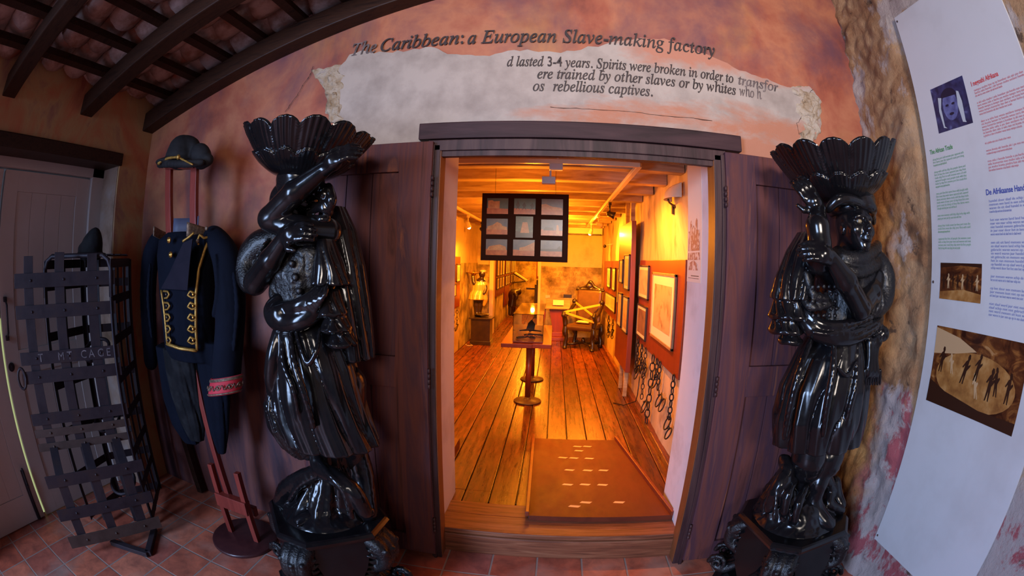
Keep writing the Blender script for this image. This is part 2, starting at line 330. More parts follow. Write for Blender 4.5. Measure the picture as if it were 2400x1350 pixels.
    def build(s, name, m, parent=None, fixn=True):
        me = bpy.data.meshes.new(name); off = parent_off(parent)
        me.from_pydata([(p[0] - off[0], p[1] - off[1], p[2] - off[2]) for p in s.v], [], s.f); me.update()
        if fixn:
            bm = bmesh.new(); bm.from_mesh(me); sm = [f.smooth for f in bm.faces]; bmesh.ops.recalc_face_normals(bm, faces=bm.faces[:]); bm.to_mesh(me); bm.free()
        me.polygons.foreach_set('use_smooth', s.smooth[:len(me.polygons)])
        ms = m if isinstance(m, (list, tuple)) else [m]
        for q in ms: me.materials.append(M[q] if isinstance(q, str) else q)
        o = bpy.data.objects.new(name, me); COL.objects.link(o)
        if parent: o.parent = parent
        return o
def parent_off(p):
    off = Vector((0, 0, 0))
    while p is not None: off = off + p.location; p = p.parent
    return off
def solid(o, th, off=0):
    md = o.modifiers.new('solid', 'SOLIDIFY'); md.thickness = th; md.offset = off; return o
def subd(o, k=1):
    md = o.modifiers.new('sub', 'SUBSURF'); md.levels = k; md.render_levels = k; return o
def tag(o, label, cat, group=None):
    o['label'] = label; o['category'] = cat
    if group: o['group'] = group
    return o
def thing(name, label, cat, loc, group=None):
    o = bpy.data.objects.new(name, None); o.empty_display_size = .05; COL.objects.link(o); o.location = loc; return tag(o, label, cat, group)
def struct(o): o['kind'] = 'structure'; return o
def text(body, size, org, u, v, m, name, parent=None, shear=0, ext=.0008, align='LEFT', width=None, bold=0, xs=1.0):
    """raised lettering as mesh: u = reading direction, v = up direction, org = start of the baseline"""
    cu = bpy.data.curves.new(name, 'FONT'); cu.body = body; cu.size = size; cu.extrude = ext; cu.shear = shear; cu.align_x = align; cu.resolution_u = 3; cu.offset = bold
    tmp = bpy.data.objects.new(name, cu); COL.objects.link(tmp); bpy.context.view_layer.update()
    me = bpy.data.meshes.new_from_object(tmp); bpy.data.objects.remove(tmp); bpy.data.curves.remove(cu)
    if len(me.vertices) == 0: return None
    u = Vector(u).normalized(); v = Vector(v).normalized(); w_ = u.cross(v)
    if width:
        xsv = [q.co.x for q in me.vertices]; xs = width / (max(xsv) - min(xsv))
    off = parent_off(parent)
    for q in me.vertices: q.co = Vector(org) + u * q.co.x * xs + v * q.co.y + w_ * q.co.z - off
    me.materials.clear(); me.materials.append(M[m] if isinstance(m, str) else m)
    o = bpy.data.objects.new(name, me); COL.objects.link(o)
    if parent: o.parent = parent
    return o
def ital(s):
    out = ''
    for c in s:
        if c == 'h': out += '\u210e'
        elif 'a' <= c <= 'z': out += chr(0x1D44E + ord(c) - 97)
        elif 'A' <= c <= 'Z': out += chr(0x1D434 + ord(c) - 65)
        else: out += c
    return out
# ================================================================== the setting
XL, XR = -2.76, 1.78
RW = .93           # right wall of the lit room
from mathutils import noise as mnoise
def nz(x, y, z, s=1.0): return mnoise.noise(Vector((x * s, y * s, z * s)))
# front wall (four blocks round the doorway) with a gently uneven face
def wall_face(x0, x1, z0, z1):
    m = MB(); nu = max(2, int((x1 - x0) / .08)); nv = max(2, int((z1 - z0) / .08))
    def f(u, v):
        x = x0 + (x1 - x0) * u; z = z0 + (z1 - z0) * v; e = min(1, min(u, 1 - u, v, 1 - v) * 8)
        return (x, -.006 * max(0, nz(x, 3, z, 1.7)) * e, z)
    return m.grid(f, nu, nv)
wf = MB()
for a in ((XL - .3, -.56, -.05, 4.0), (-.56, .80, 2.20, 4.0), (.80, XR + .3, -.05, 4.0)):
    x0, x1, z0, z1 = a; g = wall_face(*a); wf.add(g.v, g.f, True); wf.b2((x0, .012, z0), (x1, .46, z1))
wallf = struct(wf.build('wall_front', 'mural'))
# whitewashed reveals of the doorway
rv = MB(); rv.b2((-.60, .02, 0), (-.555, .48, 2.24)); rv.b2((-.60, .02, 2.20), (.86, .48, 2.26))
struct(rv.build('trim_1', 'whitewash'))
rv = MB(); rv.b2((.765, .02, 0), (.83, .48, 2.24)); rv.b2((.758, .03, 0), (.80, .21, 2.2), .006); struct(rv.build('trim_2', 'whitewash'))
fl = MB(); fl.b2((-3.3, -5.6, -.1), (XR + .4, .06, 0)); struct(fl.build('floor', 'tiles'))
# step and threshold
st = MB(); st.b2((-.56, .03, 0), (.80, .075, .128), .008); struct(st.build('trim_3', 'threshold'))
st = MB(); st.b2((-.56, .035, .132), (.80, .215, .162), .006); struct(st.build('trim_4', 'threshold'))
st = MB(); st.b2((-.56, .219, .12), (-.08, .36, .158), .005); struct(st.build('trim_5', 'threshold'))
# left wall with the recess of the white door
lw = MB(); lw.b2((XL - .35, -.28, -.05), (XL, .05, 2.75)); lw.b2((XL - .35, -5.6, -.05), (XL, -2.15, 3.4)); lw.b2((XL - .35, -2.15, 2.24), (XL, -.28, 2.75))
struct(lw.build('wall_left', 'leftwall'))
lb = MB(); lb.b2((-3.0, -2.3, 2.215), (-2.745, -.265, 2.30), .008); struct(lb.build('trim_6', 'beam'))
lr = MB(); lr.b2((-3.06, -.285, 0), (-2.775, -.275, 2.22)); struct(lr.build('trim_7', 'recess'))
# right wall: rubble showing through the plaster
rw = MB()
def rwf(u, v):
    y = .1 - 5.2 * u ** 1.6; z = -.05 + 4.0 * v
    rough = max(0, min(1, (y + 1.0) / .35)) * .9 + .1
    d = .034 * nz(y, 7, z, 4) + .036 * abs(nz(y, 1, z, 8)) + .016 * nz(y, 5, z, 22)
    if -1.32 < y < -.5 and z > .2: d = min(d, .0) * .3 - .01
    return (XR - d * rough - .012 * rough, y, z)
rw.grid(rwf, 150, 190)
rwo = struct(rw.build('wall_right', 'stone'))
# roof: tiles, battens and rafters
SL = .235
def rz(x, base=2.48): return base + SL * (x + 2.8)
tl = MB(); cols = 13; dyt = .205
for i in range(17):
    xa = -2.95 + .275 * i
    for j in range(cols):
        yc = -.06 - dyt * j + random.uniform(-.01, .01); dz = random.uniform(-.012, .012); sk = random.uniform(-.02, .02)
        def tf(u, v, xa=xa, yc=yc, dz=dz, sk=sk):
            x = xa - .05 + .37 * u; a = (v - .5) * 2; y = yc + a * .112 + sk * u
            z = rz(x, 2.715) + dz + .060 * (a * a) - .050 * (1 - u) + .004 * nz(x, y, 0, 30)
            return (x + .012 * nz(x, y, 3, 25), y, z)
        tl.grid(tf, 6, 8)
ro = struct(tl.build('ceiling', 'rooftile')); solid(ro, .014, 1)
dk = MB(); dk.box((-.6, -2.6, 3.38), (5.2, 5.6, .02), Matrix.Rotation(-atan2(SL, 1), 3, 'Y')); struct(dk.build('roof_deck', 'beam'))
for k, y in enumerate((-.055, -.67, -1.36, -2.1)):
    b = MB(); b.bar((-2.9, y, rz(-2.9) + .065), (2.2, y, rz(2.2) + .065), .11, .13, (0, 0, 1), .008)
    struct(b.build('rafter', 'beam'))
for k in range(16):
    x = -2.80 + .28 * k; b = MB()
    b.box((x, -1.6, rz(x, 2.635)), (.052, 3.3, .045), Matrix.Rotation(-atan2(SL, 1), 3, 'Y')); struct(b.build('roof_batten', 'beam'))
# plaster patch above the door: the mural has fallen away
pz = [(808, 330), (796, 300), (790, 270), (772, 252), (786, 232), (770, 205), (742, 175), (762, 166), (790, 172), (806, 150), (825, 128), (850, 122), (905, 124), (960, 121), (1010, 112), (1050, 126), (1095, 131), (1135, 134), (1190, 122), (1250, 121), (1300, 126), (1360, 118), (1440, 98), (1520, 92), (1570, 96), (1640, 124),
      (1690, 142), (1745, 172), (1800, 187), (1835, 205), (1870, 205), (1893, 202), (1905, 215), (1924, 240), (1918, 275), (1922, 300), (1900, 335), (1888, 360), (1868, 376)]
pts = []
for a, bb in zip(pz, pz[1:]):
    for q in range(4):
        f = q / 4; X = on(a[0] + (bb[0] - a[0]) * f, a[1] + (bb[1] - a[1]) * f, 1, 0)
        k = .016; pts.append((X.x + k * nz(X.x, 1, X.z, 21), X.z + k * nz(X.x, 9, X.z, 23)))
pts += [(1.42, 2.12), (-1.12, 2.12)]
def mural_patch():
    m, t, b = nt('patched_plaster'); v = coords(t)
    base = ramp(t, [(.3, (.29, .225, .19)), (.6, (.42, .335, .285))], noise(t, v, 7, 8, .6))
    sx = N(t, 'ShaderNodeSeparateXYZ'); t.links.new(v, sx.inputs[0])
    n = noise(t, coords(t, (.7, 1, 1.6), (1, 0, 2)), 3.2, 8, .66, .5)
    # painted-over strip along the lintel, strongest right of centre
    a = N(t, 'ShaderNodeMapRange'); a.inputs[1].default_value = 2.56; a.inputs[2].default_value = 2.30; t.links.new(sx.outputs[2], a.inputs[0])
    c = N(t, 'ShaderNodeMapRange'); c.inputs[1].default_value = -.55; c.inputs[2].default_value = .15; t.links.new(sx.outputs[0], c.inputs[0])
    e = N(t, 'ShaderNodeMath', operation='MULTIPLY'); t.links.new(a.outputs[0], e.inputs[0]); t.links.new(c.outputs[0], e.inputs[1])
    g = N(t, 'ShaderNodeMath', operation='ADD'); hf = N(t, 'ShaderNodeMath', operation='MULTIPLY'); hf.inputs[1].default_value = .48; t.links.new(e.outputs[0], hf.inputs[0]); t.links.new(hf.outputs[0], g.inputs[0]); t.links.new(n, g.inputs[1])
    f = ramp(t, [(.80, (0, 0, 0)), (1.0, (.9, .9, .9))], g.outputs[0])
    col = mix(t, f.outputs[0], base.outputs[0], (.44, .16, .085))
    a2 = N(t, 'ShaderNodeMapRange'); a2.inputs[1].default_value = .05; a2.inputs[2].default_value = .5; t.links.new(sx.outputs[0], a2.inputs[0])
    a3 = N(t, 'ShaderNodeMapRange'); a3.inputs[1].default_value = 2.5; a3.inputs[2].default_value = 2.66; t.links.new(sx.outputs[2], a3.inputs[0])
    a4 = N(t, 'ShaderNodeMath', operation='MULTIPLY'); t.links.new(a2.outputs[0], a4.inputs[0]); t.links.new(a3.outputs[0], a4.inputs[1])
    a5 = N(t, 'ShaderNodeMath', operation='MULTIPLY_ADD'); t.links.new(a4.outputs[0], a5.inputs[0]); a5.inputs[1].default_value = .5; t.links.new(n, a5.inputs[2]); f5 = ramp(t, [(.72, (0, 0, 0)), (.95, (1, 1, 1))], a5.outputs[0])
    col = mix(t, f5.outputs[0], col, (.46, .19, .12))
    t.links.new(col, b.inputs['Base Color']); b.inputs['Roughness'].default_value = .8
    bump(t, b, noise(t, v, 30, 9, .65), .45, .006); return m
M['patchm'] = mural_patch()
pp = MB(); pp.prism(pts, (0, -.005, 0), (1, 0, 0), (0, 0, 1), (0, -.005, 0))
po = pp.build('plaster_patch', 'patchm', wallf)
# broken edges of the patch: crumbling plaster left and right
for prs in ([((730, 166), (800, 152)), ((748, 190), (814, 178)), ((762, 212), (806, 214)), ((768, 240), (802, 244)), ((762, 262), (810, 272)), ((778, 284), (808, 300)), ((790, 310), (816, 330))],
            [((1840, 206), (1900, 205)), ((1866, 230), (1926, 238)), ((1860, 262), (1921, 274)), ((1880, 290), (1924, 302)), ((1866, 322), (1904, 336)), ((1848, 350), (1888, 366))]):
    L_ = [(on(a[0], a[1], 1, 0), on(c[0], c[1], 1, 0)) for a, c in prs]
    def ef(u, v, L_=L_):
        t_ = v * (len(L_) - 1); i = min(int(t_), len(L_) - 2); f = t_ - i
        a = L_[i][0].lerp(L_[i + 1][0], f); c = L_[i][1].lerp(L_[i + 1][1], f); p = a.lerp(c, u); e = min(1, min(u, 1 - u) * 5) * min(1, min(v, 1 - v) * 8)
        d = abs(nz(p.x, 1, p.z, 26)) * .030 + abs(nz(p.x, 5, p.z, 60)) * .014
        return (p.x + .022 * nz(p.x, 2, p.z, 24), -.004 - e * (.004 + d), p.z + .018 * nz(p.x, 8, p.z, 28))
    e = MB(); e.grid(ef, 22, 64); e.build('broken_plaster_edge', 'patch_edge', wallf)
cr = MB()
for lst in ([(668, 262), (690, 232), (703, 212), (712, 196), (726, 178), (736, 150)], [(1905, 210), (1880, 236), (1886, 262), (1868, 290), (1874, 320)], [(1290, 252), (1380, 256), (1480, 262), (1560, 272), (1690, 284)], [(775, 190), (768, 214), (778, 236), (770, 254)]):
    P3 = []
    for (a, c) in zip(lst, lst[1:]):
        for q in range(6):
            f = q / 6; X = on(a[0] + (c[0] - a[0]) * f, a[1] + (c[1] - a[1]) * f, 1, -.0105); P3.append(X + Vector((.006 * nz(X.x, 0, X.z, 60), 0, .006 * nz(X.z, 0, X.x, 60))))
    cr.tube(P3, [.0008 + .0022 * abs(nz(p.x, 5, p.z, 50)) for p in P3], 5)
cr.build('wall_crack', 'beam', wallf)
# lettering painted on the wall
U, V = (1, 0, 0), (0, 0, 1); M['ink'] = pbr('faded_black_paint', [(.02, .012, .012), (.05, .03, .03)], 30, 5, .6)
M['ink2'] = pbr('worn_ink', [(.03, .02, .02), (.22, .16, .15)], 26, 8, .6)
def wt(s, size, x, z, x1, mm='ink', sc=1.0): text(ital(s), size, (x, -.0118, z), U, V, mm, 'wall_lettering', wallf, 0, .0008, 'LEFT', x1 - x, .0012)
wt('The', .108, -1.075, 2.683, -.93, 'ink2'); wt('Caribbean:', .108, -.905, 2.683, -.46)
wt('a European Slave-making factory', .108, -.435, 2.678, .815)
wt('d lasted 3-4', .078, -.235, 2.538, .028); wt('years. Spirits were broken in order to', .078, .045, 2.536, .905); wt('transfor', .078, .925, 2.534, 1.17, 'ink2')
wt('ere trained by other slaves or by whites', .078, -.09, 2.470, .905); wt('who h', .078, .925, 2.472, 1.055, 'ink2')
wt('os', .078, -.11, 2.404, -.055); wt('rebellious captives.', .078, -.015, 2.404, .46)
# door frame (outer room side)
fr = MB(); fr.b2((-.632, -.062, 2.155), (.885, .0, 2.235), .006); struct(fr.build('trim_8', 'lintel'))
fr = MB(); fr.b2((-.585, -.05, 2.10), (.80, .04, 2.152), .004); fr.b2((-.585, -.035, 2.075), (.80, .0, 2.10)); struct(fr.build('trim_9', 'frame'))
for s, x0, x1 in ((-1, -.58, -.525), (1, .738, .80)):
    fr = MB(); fr.b2((x0, -.05, .0), (x1, .045, 2.13), .004)
    fx = x0 + .012 if s < 0 else x1 - .03
    fr.b2((fx, -.062, .0), (fx + .018, -.045, 2.13), .003)
    fo = struct(fr.build('trim_%d' % (10 if s < 0 else 11), 'frame'))
    inn = MB(); e = x1 if s < 0 else x0; inn.b2((e - .003, -.045, .01), (e + .003, .045, 2.10)); inn.build('frame_glow_face', 'jamb_glow', fo)  # thin face added to carry the room's orange glow in its colour
# folded shutter leaves of the doorway
def leaf(x0, x1, s, nm):
    r = struct(MB().b2((x0, -.045, .045), (x1, -.032, 2.135)).build(nm, 'shutter'))
    F, B = -.080, -.040
    for i, (a, c, d, e) in enumerate(((x0, x0 + .16, .04, 2.14), (x1 - .16, x1, .04, 2.14))): MB().b2((a, F, d), (c, B, e), .005).build('door_stile', 'shutter', r)
    for d, e in ((2.0, 2.14), (1.0, 1.15), (.04, .16)): MB().b2((x0 + .155, F + .001, d), (x1 - .155, B, e), .004).build('door_rail', 'shutter', r)
    for z0, z1 in ((1.15, 2.0), (.16, 1.0)):
        m = MB(); k = 3; wd = (x1 - x0 - .32) / k
        for i in range(k): m.b2((x0 + .16 + wd * i + .0015, -.060, z0), (x0 + .16 + wd * (i + 1) - .0015, -.045, z1), .003)
        m.build('door_panel', 'shutter', r)
    for z in (1.93, 1.06, .25):
        xh = x1 if s < 0 else x0
        m = MB(); [m.tube([(xh + s * -.006, -.084, z - .05 + .025 * q), (xh + s * -.006, -.084, z - .029 + .025 * q)], .007, 8) for q in range(4)]; m.build('hinge', 'frame', r)
leaf(-1.285, -.553, -1, 'door_1'); leaf(.785, 1.52, 1, 'door_2')
# white double door in the recess
def wleaf(y0, y1, nm, right):
    X = -3.02; r = struct(MB().b2((X - .05, y1, .005), (X - .012, y0, 2.14)).build(nm, 'white_door'))
    for a, c in ((y1, y1 + .125), (y0 - .125, y0)): MB().b2((X - .02, a, .005), (X, c, 2.145), .004).build('door_stile', 'white_door', r)
    for a, c in ((2.02, 2.145), (.93, 1.08), (.005, .20)): MB().b2((X - .02, y1 + .12, a), (X - .0005, y0 - .12, c), .004).build('door_rail', 'white_door', r)
    for z0, z1 in ((1.08, 2.02), (.20, .93)):
        m = MB(); k = 4; wd = (y0 - y1 - .25) / k
        for i in range(k): m.b2((X - .02, y1 + .125 + wd * i + .002, z0), (X - .008, y1 + .125 + wd * (i + 1) - .002, z1), .002)
        m.build('door_panel', 'white_door', r)
    return r
dA = wleaf(-.395, -1.185, 'door_3', True); dB = wleaf(-1.205, -1.99, 'door_4', False)
m = MB(); m.tube([(-3.0, -1.145, 1.385), (-2.965, -1.145, 1.36), (-2.955, -1.15, 1.28), (-2.965, -1.15, 1.20), (-3.0, -1.15, 1.17)], .008, 8); m.box((-3.01, -1.145, 1.39), (.02, .03, .03), None, .004); m.box((-3.01, -1.15, 1.165), (.02, .03, .03), None, .004); m.build('door_handle', 'iron', dA)
m = MB(); m.prism([(.027 * cos(a * pi / 12), .027 * sin(a * pi / 12)) for a in range(24)], (-3.02, -1.145, .99), (0, 1, 0), (0, 0, 1), (.01, 0, 0)); m.box((-3.005, -1.145, .99), (.012, .01, .03)); m.build('keyhole_plate', 'iron', dA)
m = MB(); m.b2((-3.02, -1.285, .01), (-2.998, -1.255, .36), .004); m.tube([(-2.99, -1.27, .02), (-2.99, -1.27, .38)], .008, 8); m.box((-2.985, -1.27, .26), (.03, .02, .02), None, .003); m.build('door_bolt', 'iron', dB)
fr = MB()
fr.b2((-3.08, -.395, 0), (-2.99, -.28, 2.24), .004); fr.b2((-3.08, -2.1, 2.155), (-2.99, -.28, 2.26), .004); fr.b2((-3.08, -2.1, 0), (-2.99, -2.0, 2.24), .004)
struct(fr.build('trim_12', 'white_door'))
# daylight slipping through the gaps of the door
gl = MB(); gl.b2((-3.055, -1.2035, .02), (-3.045, -1.1865, 1.28)); gl.b2((-3.055, -1.18, 0.001), (-3.045, -.4, .006)); o = gl.build('daylight_gap', 'glow', dA)
# ================================================================== the lit room behind the doorway
FZ = .15
def board_floor(x0, x1, y0, y1, name):
    m = MB(); bw = .165; k0 = int(math.floor(x0 / bw)); k1 = int(math.ceil(x1 / bw))
    for k in range(k0, k1): m.b2((k * bw + .004, y0, FZ - .02), ((k + 1) * bw - .004, y1, FZ + .0015 * sin(k * 7.3)), .003)
    o = struct(m.build(name, 'boards')); d = MB(); d.b2((x0 - .1, y0 - .1, FZ - .06), (x1 + .1, y1 + .1, FZ - .022)); d.build('floor_bed', 'beam', o); return o
bf = MB(); bw = .165
for k in range(-4, 5):
    y0 = .365 if (k + .5) * bw < -.08 else .22
    bf.b2((max(-.56, k * bw + .004), y0, FZ - .02), (min(.77, (k + 1) * bw - .004), .52, FZ), .003)
struct(bf.build('floor_entry', 'boards'))
board_floor(-1.5, 1.0, .52, 12.4, 'floor_inner')
BY = 6.7
w1 = MB(); w1.b2((-1.75, .46, 0), (-1.5, BY, 2.7)); struct(w1.build('wall_inner_left', 'inner_wall'))
w2 = MB()
def iwf(u, v):
    y = .44 + 6.4 * u; z = .1 + 2.5 * v
    return (RW - .012 * nz(1, y, z, 2.2) - .006 * nz(4, y, z, 9), y, z)
w2.grid(iwf, 100, 44); w2.b2((RW + .03, .44, 0), (RW + .3, BY + .1, 2.6)); struct(w2.build('wall_inner_right', 'rwall'))
w3 = MB(); w3.b2((-1.5, BY, 0), (-1.22, BY + .2, 2.6)); w3.b2((-.27, BY, 0), (1.2, BY + .2, 2.6)); w3.b2((-1.22, BY, 2.12), (-.27, BY + .2, 2.6)); struct(w3.build('wall_inner_back', 'inner_wall'))
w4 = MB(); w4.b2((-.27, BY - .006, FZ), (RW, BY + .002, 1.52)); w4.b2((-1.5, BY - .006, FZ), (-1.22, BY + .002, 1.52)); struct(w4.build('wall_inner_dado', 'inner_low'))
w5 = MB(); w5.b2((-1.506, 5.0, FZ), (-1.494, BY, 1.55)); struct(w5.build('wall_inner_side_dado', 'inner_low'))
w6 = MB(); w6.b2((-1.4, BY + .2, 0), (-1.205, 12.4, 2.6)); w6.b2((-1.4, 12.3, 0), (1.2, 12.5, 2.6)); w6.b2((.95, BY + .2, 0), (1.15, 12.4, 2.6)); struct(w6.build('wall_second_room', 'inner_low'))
w7 = MB(); w7.b2((-1.5, .46, 2.2), (-.6, .49, 2.6)); struct(w7.build('wall_inner_front', 'inner_wall'))
cb = MB(); cb.b2((-1.75, .40, 2.405), (1.2, 12.4, 2.44)); struct(cb.build('ceiling_inner', 'ceil'))
for k in range(12):
    y = .52 + .53 * k; m = MB()
    m.box((-.3, y + .055, 2.335), (2.44, .11, .14), None, .008); struct(m.build('ceiling_joist', 'joist'))
dj = MB(); dj.b2((-1.25, BY - .03, FZ), (-1.17, BY + .22, 2.14), .004); dj.b2((-.30, BY - .02, FZ), (-.25, BY + .22, 2.14), .004); dj.b2((-1.25, BY - .03, 2.08), (-.25, BY + .22, 2.16), .004)
struct(dj.build('trim_13', 'cream'))
sk = MB(); sk.b2((RW - .05, .5, FZ), (RW + .01, BY, FZ + .05), .006); struct(sk.build('baseboard_right', 'boards'))

# entry ramp
rp = thing('entry_ramp', 'red-brown boarded ramp with raised side rails lying on the plank floor', 'ramp', (.32, .85, FZ))
m = MB(); m.prism([(.185, .172), (.19, .205), (1.47, .157), (1.47, .150), (.3, .150)], (-.075, 0, 0), (0, 1, 0), (0, 0, 1), (.86, 0, 0)); 
m = MB(); zt = lambda y: FZ + .045 - .038 * (y - .19) / 1.28
m.add([(-.075, .19, FZ + .013), (.775, .19, FZ + .013), (.60, 1.47, FZ + .002), (-.10, 1.47, FZ + .002), (-.075, .19, zt(.19)), (.775, .19, zt(.19)), (.60, 1.47, zt(1.47)), (-.10, 1.47, zt(1.47))],
      [(0, 1, 2, 3), (4, 5, 6, 7), (0, 1, 5, 4), (1, 2, 6, 5), (2, 3, 7, 6), (3, 0, 4, 7)]); m.build('ramp_deck', 'ramp', rp)
for a, b in (((-.085, .185), (-.112, 1.50)), ((.755, .185), (.575, 1.50))):
    m = MB(); m.bar((a[0], a[1], zt(a[1]) + .013), (b[0], b[1], zt(b[1]) + .013), .022, .030, (0, 0, 1), .004); m.build('side_rail', 'redboard', rp)
for row in (((1335, 1186), (1362, 1177), (1440, 1177)), ((1320, 1135), (1361, 1135), (1402, 1136)), ((1325, 1101), (1368, 1102), (1405, 1102)), ((1310, 1072), (1336, 1073), (1372, 1074)), ((1345, 1046), (1368, 1046)), ((1348, 1056),)):
    for (px, py) in row:
        p = on(px, py, 2, FZ + .03); z = zt(p.y); p = on(px, py, 2, z + .001); m = MB()
        m.add([(p.x - .01, p.y - .008, z + .001), (p.x + .05, p.y - .016, z + .001), (p.x + .068, p.y + .006, z + .001), (p.x + .005, p.y + .012, z + .001)], [(0, 1, 2, 3)]); m.build('grip_tape', 'tape', rp)
bk = MB(); bk.b2((-.80, .93, FZ), (-.675, 1.21, FZ + .075), .004); tag(bk.build('wooden_block', 'redboard'), 'low red-brown wooden block on the plank floor left of the ramp', 'block')

M['inkb'] = pbr('faded_brown_script', [(.20, .12, .04), (.34, .22, .09)], 20, 6, .8)
M['carvedr'] = pbr('dull_brown_foot', (.10, .05, .025), rough=.45)
# ---- framed things
def picmat(i, c1, c2, sc=14):
    return pbr('old_print_%d' % i, [c2, c1, c1], sc, 8, .35, 0, 0, 1, 1, (1, 1, 1), .3, .4)
PM = [picmat(0, (.62, .50, .30), (.32, .20, .10)), picmat(1, (.60, .44, .24), (.22, .13, .06), 9), picmat(2, (.66, .54, .32), (.40, .26, .12), 22), picmat(3, (.30, .18, .08), (.10, .06, .03), 6)]
def framed(name, label, x, y0, y1, z0, z1, sg, mi, fm='blackframe', fw=.014, mw_=.03, group=None, cat='framed print'):
    t = thing(name, label, cat, (x, (y0 + y1) / 2, z0), group)
    a, b = (x, x + sg * .018)
    m = MB(); lo, hi = min(a, b), max(a, b)
    for q in (((lo, y0, z0), (hi, y0 + fw, z1)), ((lo, y1 - fw, z0), (hi, y1, z1)), ((lo, y0, z0), (hi, y1, z0 + fw)), ((lo, y0, z1 - fw), (hi, y1, z1))): m.b2(q[0], q[1], .002)
    m.build('picture_frame', fm, t)
    m = MB(); m.b2((min(x, x + sg * .010), y0 + fw * .8, z0 + fw * .8), (max(x, x + sg * .010), y1 - fw * .8, z1 - fw * .8)); m.build('mount', 'mat', t)
    e = fw + mw_; m = MB(); m.b2((min(x, x + sg * .0115), y0 + e, z0 + e), (max(x, x + sg * .0115), y1 - e, z1 - e)); m.build('print', PM[mi], t)
    return t
def board(label, x0, x1, y0, y1, z0, z1, posts=None):
    t = thing('display_board', label, 'display board', ((x0 + x1) / 2, (y0 + y1) / 2, z0))
    m = MB(); m.b2((x0, y0, z0), (x1, y1, z1), .003); m.build('board_panel', 'redboard', t)
    if posts:
        for y in posts: m = MB(); m.b2((x0 + .015, y - .022, FZ), (x0 + .06, y + .022, 2.40), .003); m.build('post', 'joist', t)
    return t
board('wide red-brown display board on the right wall nearest the doorway', RW - .035, RW - .012, .95, 2.60, .82, 1.65)
board('tall narrow red-brown display board on two posts reaching the ceiling joists', .80, .85, 2.62, 3.52, .46, 2.06, (2.78, 3.12))
board('far red-brown display board on the right wall beside the armchair', RW - .035, RW - .012, 3.85, 5.95, .80, 1.65)
x = RW - .037
framed('framed_print', 'largest framed brown drawing with wide pale mount, nearest the doorway on the right wall', x, 1.14, 1.92, .985, 1.545, -1, 1, 'gilt', .022, .075)
framed('framed_print', 'framed engraving of small figures at upper left of the nearest display board', x, 2.10, 2.57, 1.275, 1.60, -1, 0)
framed('framed_print', 'framed dark print below the figure engraving on the nearest display board', x, 2.12, 2.58, .885, 1.21, -1, 3)
x = .798
framed('framed_print', 'tall framed sheet at upper right of the board on posts', x, 2.65, 2.98, 1.33, 1.71, -1, 2)
framed('framed_print', 'narrow framed sheet at upper left of the board on posts', x, 3.09, 3.36, 1.385, 1.66, -1, 0)
framed('framed_print', 'framed sheet at lower left of the board on posts', x, 3.07, 3.38, .88, 1.27, -1, 0)
framed('framed_print', 'framed sheet with dark image at lower right of the board on posts', x, 2.63, 2.98, .87, 1.26, -1, 1)
x = RW - .037
framed('framed_print', 'small framed print above the armchair at the far end of the right wall', x, 4.95, 5.38, 1.225, 1.55, -1, 1)
framed('framed_print', 'second small framed print from the armchair end of the far board', x, 4.38, 4.74, 1.215, 1.55, -1, 2)
framed('framed_print', 'wide double framed sheet low on the far board above the hanging shackles', x, 4.30, 5.52, .90, 1.14, -1, 2)
framed('framed_print', 'tall unbroken framed sheet at the near end of the far board', x, 3.90, 4.18, 1.07, 1.55, -1, 0)
# left wall board
t = thing('display_board', 'red-brown display board on the left wall beside the small gold-clad statue', 'display board', (-1.49, 4.4, .85)); m = MB(); m.b2((-1.497, 3.6, .86), (-1.475, 4.97, 1.65), .003); m.build('board_panel', 'redboard', t)
x = -1.474
framed('framed_print', 'tall framed sheet at the upper left of the left wall board', x, 3.88, 4.16, 1.28, 1.54, 1, 2)
framed('framed_print', 'upper middle framed sheet of the left wall board', x, 4.22, 4.55, 1.27, 1.54, 1, 0)
framed('framed_print', 'upper right framed sheet of the left wall board, nearest the statue', x, 4.66, 4.92, 1.26, 1.54, 1, 2)
framed('framed_print', 'lower left framed sheet of the left wall board', x, 3.90, 4.12, .98, 1.24, 1, 1)
framed('framed_print', 'lower middle framed sheet of the left wall board', x, 4.18, 4.36, .98, 1.24, 1, 0)
framed('framed_print', 'lower right framed sheet of the left wall board', x, 4.42, 4.64, 1.05, 1.24, 1, 2)
# second room boards
for i, (y0, y1, z0, z1, lb_) in enumerate(((7.1, 8.6, .85, 1.8, 'display board seen just past the back doorway, full of pale framed sheets'), (8.75, 10.0, .5, 2.0, 'taller display board in the middle of the second room wall'), (10.1, 11.6, .95, 1.8, 'farthest display board of the second room near its sloping desk'))):
    t = thing('display_board', lb_, 'display board', (-1.19, y0, z0)); m = MB(); m.b2((-1.2, y0, z0), (-1.175, y1, z1), .003); m.build('board_panel', 'redboard', t)
    wd = (y1 - y0 - .1) / 3
    for j in range(3):
        for k2, (a, b) in enumerate(((1.28, 1.72), (1.0, 1.24))):
            if a < z0: continue
            framed('framed_print', 'pale framed sheet among many on the boards of the second room', -1.174, y0 + .05 + wd * j + .04, y0 + .05 + wd * (j + 1) - .04, a, b, 1, (i + j + k2) % 3, group='framed sheets in the second room')
fo = thing('framed_sheet', 'tall bright framed sheet on the far wall at the right edge of the back doorway', 'framed print', (-.44, 12.28, 1.1))
m = MB(); m.b2((-.56, 12.27, 1.08), (-.30, 12.30, 1.9), .004); m.build('picture_frame', 'redboard', fo); m = MB(); m.b2((-.52, 12.262, 1.14), (-.34, 12.272, 1.86)); m.build('print', 'mat', fo)

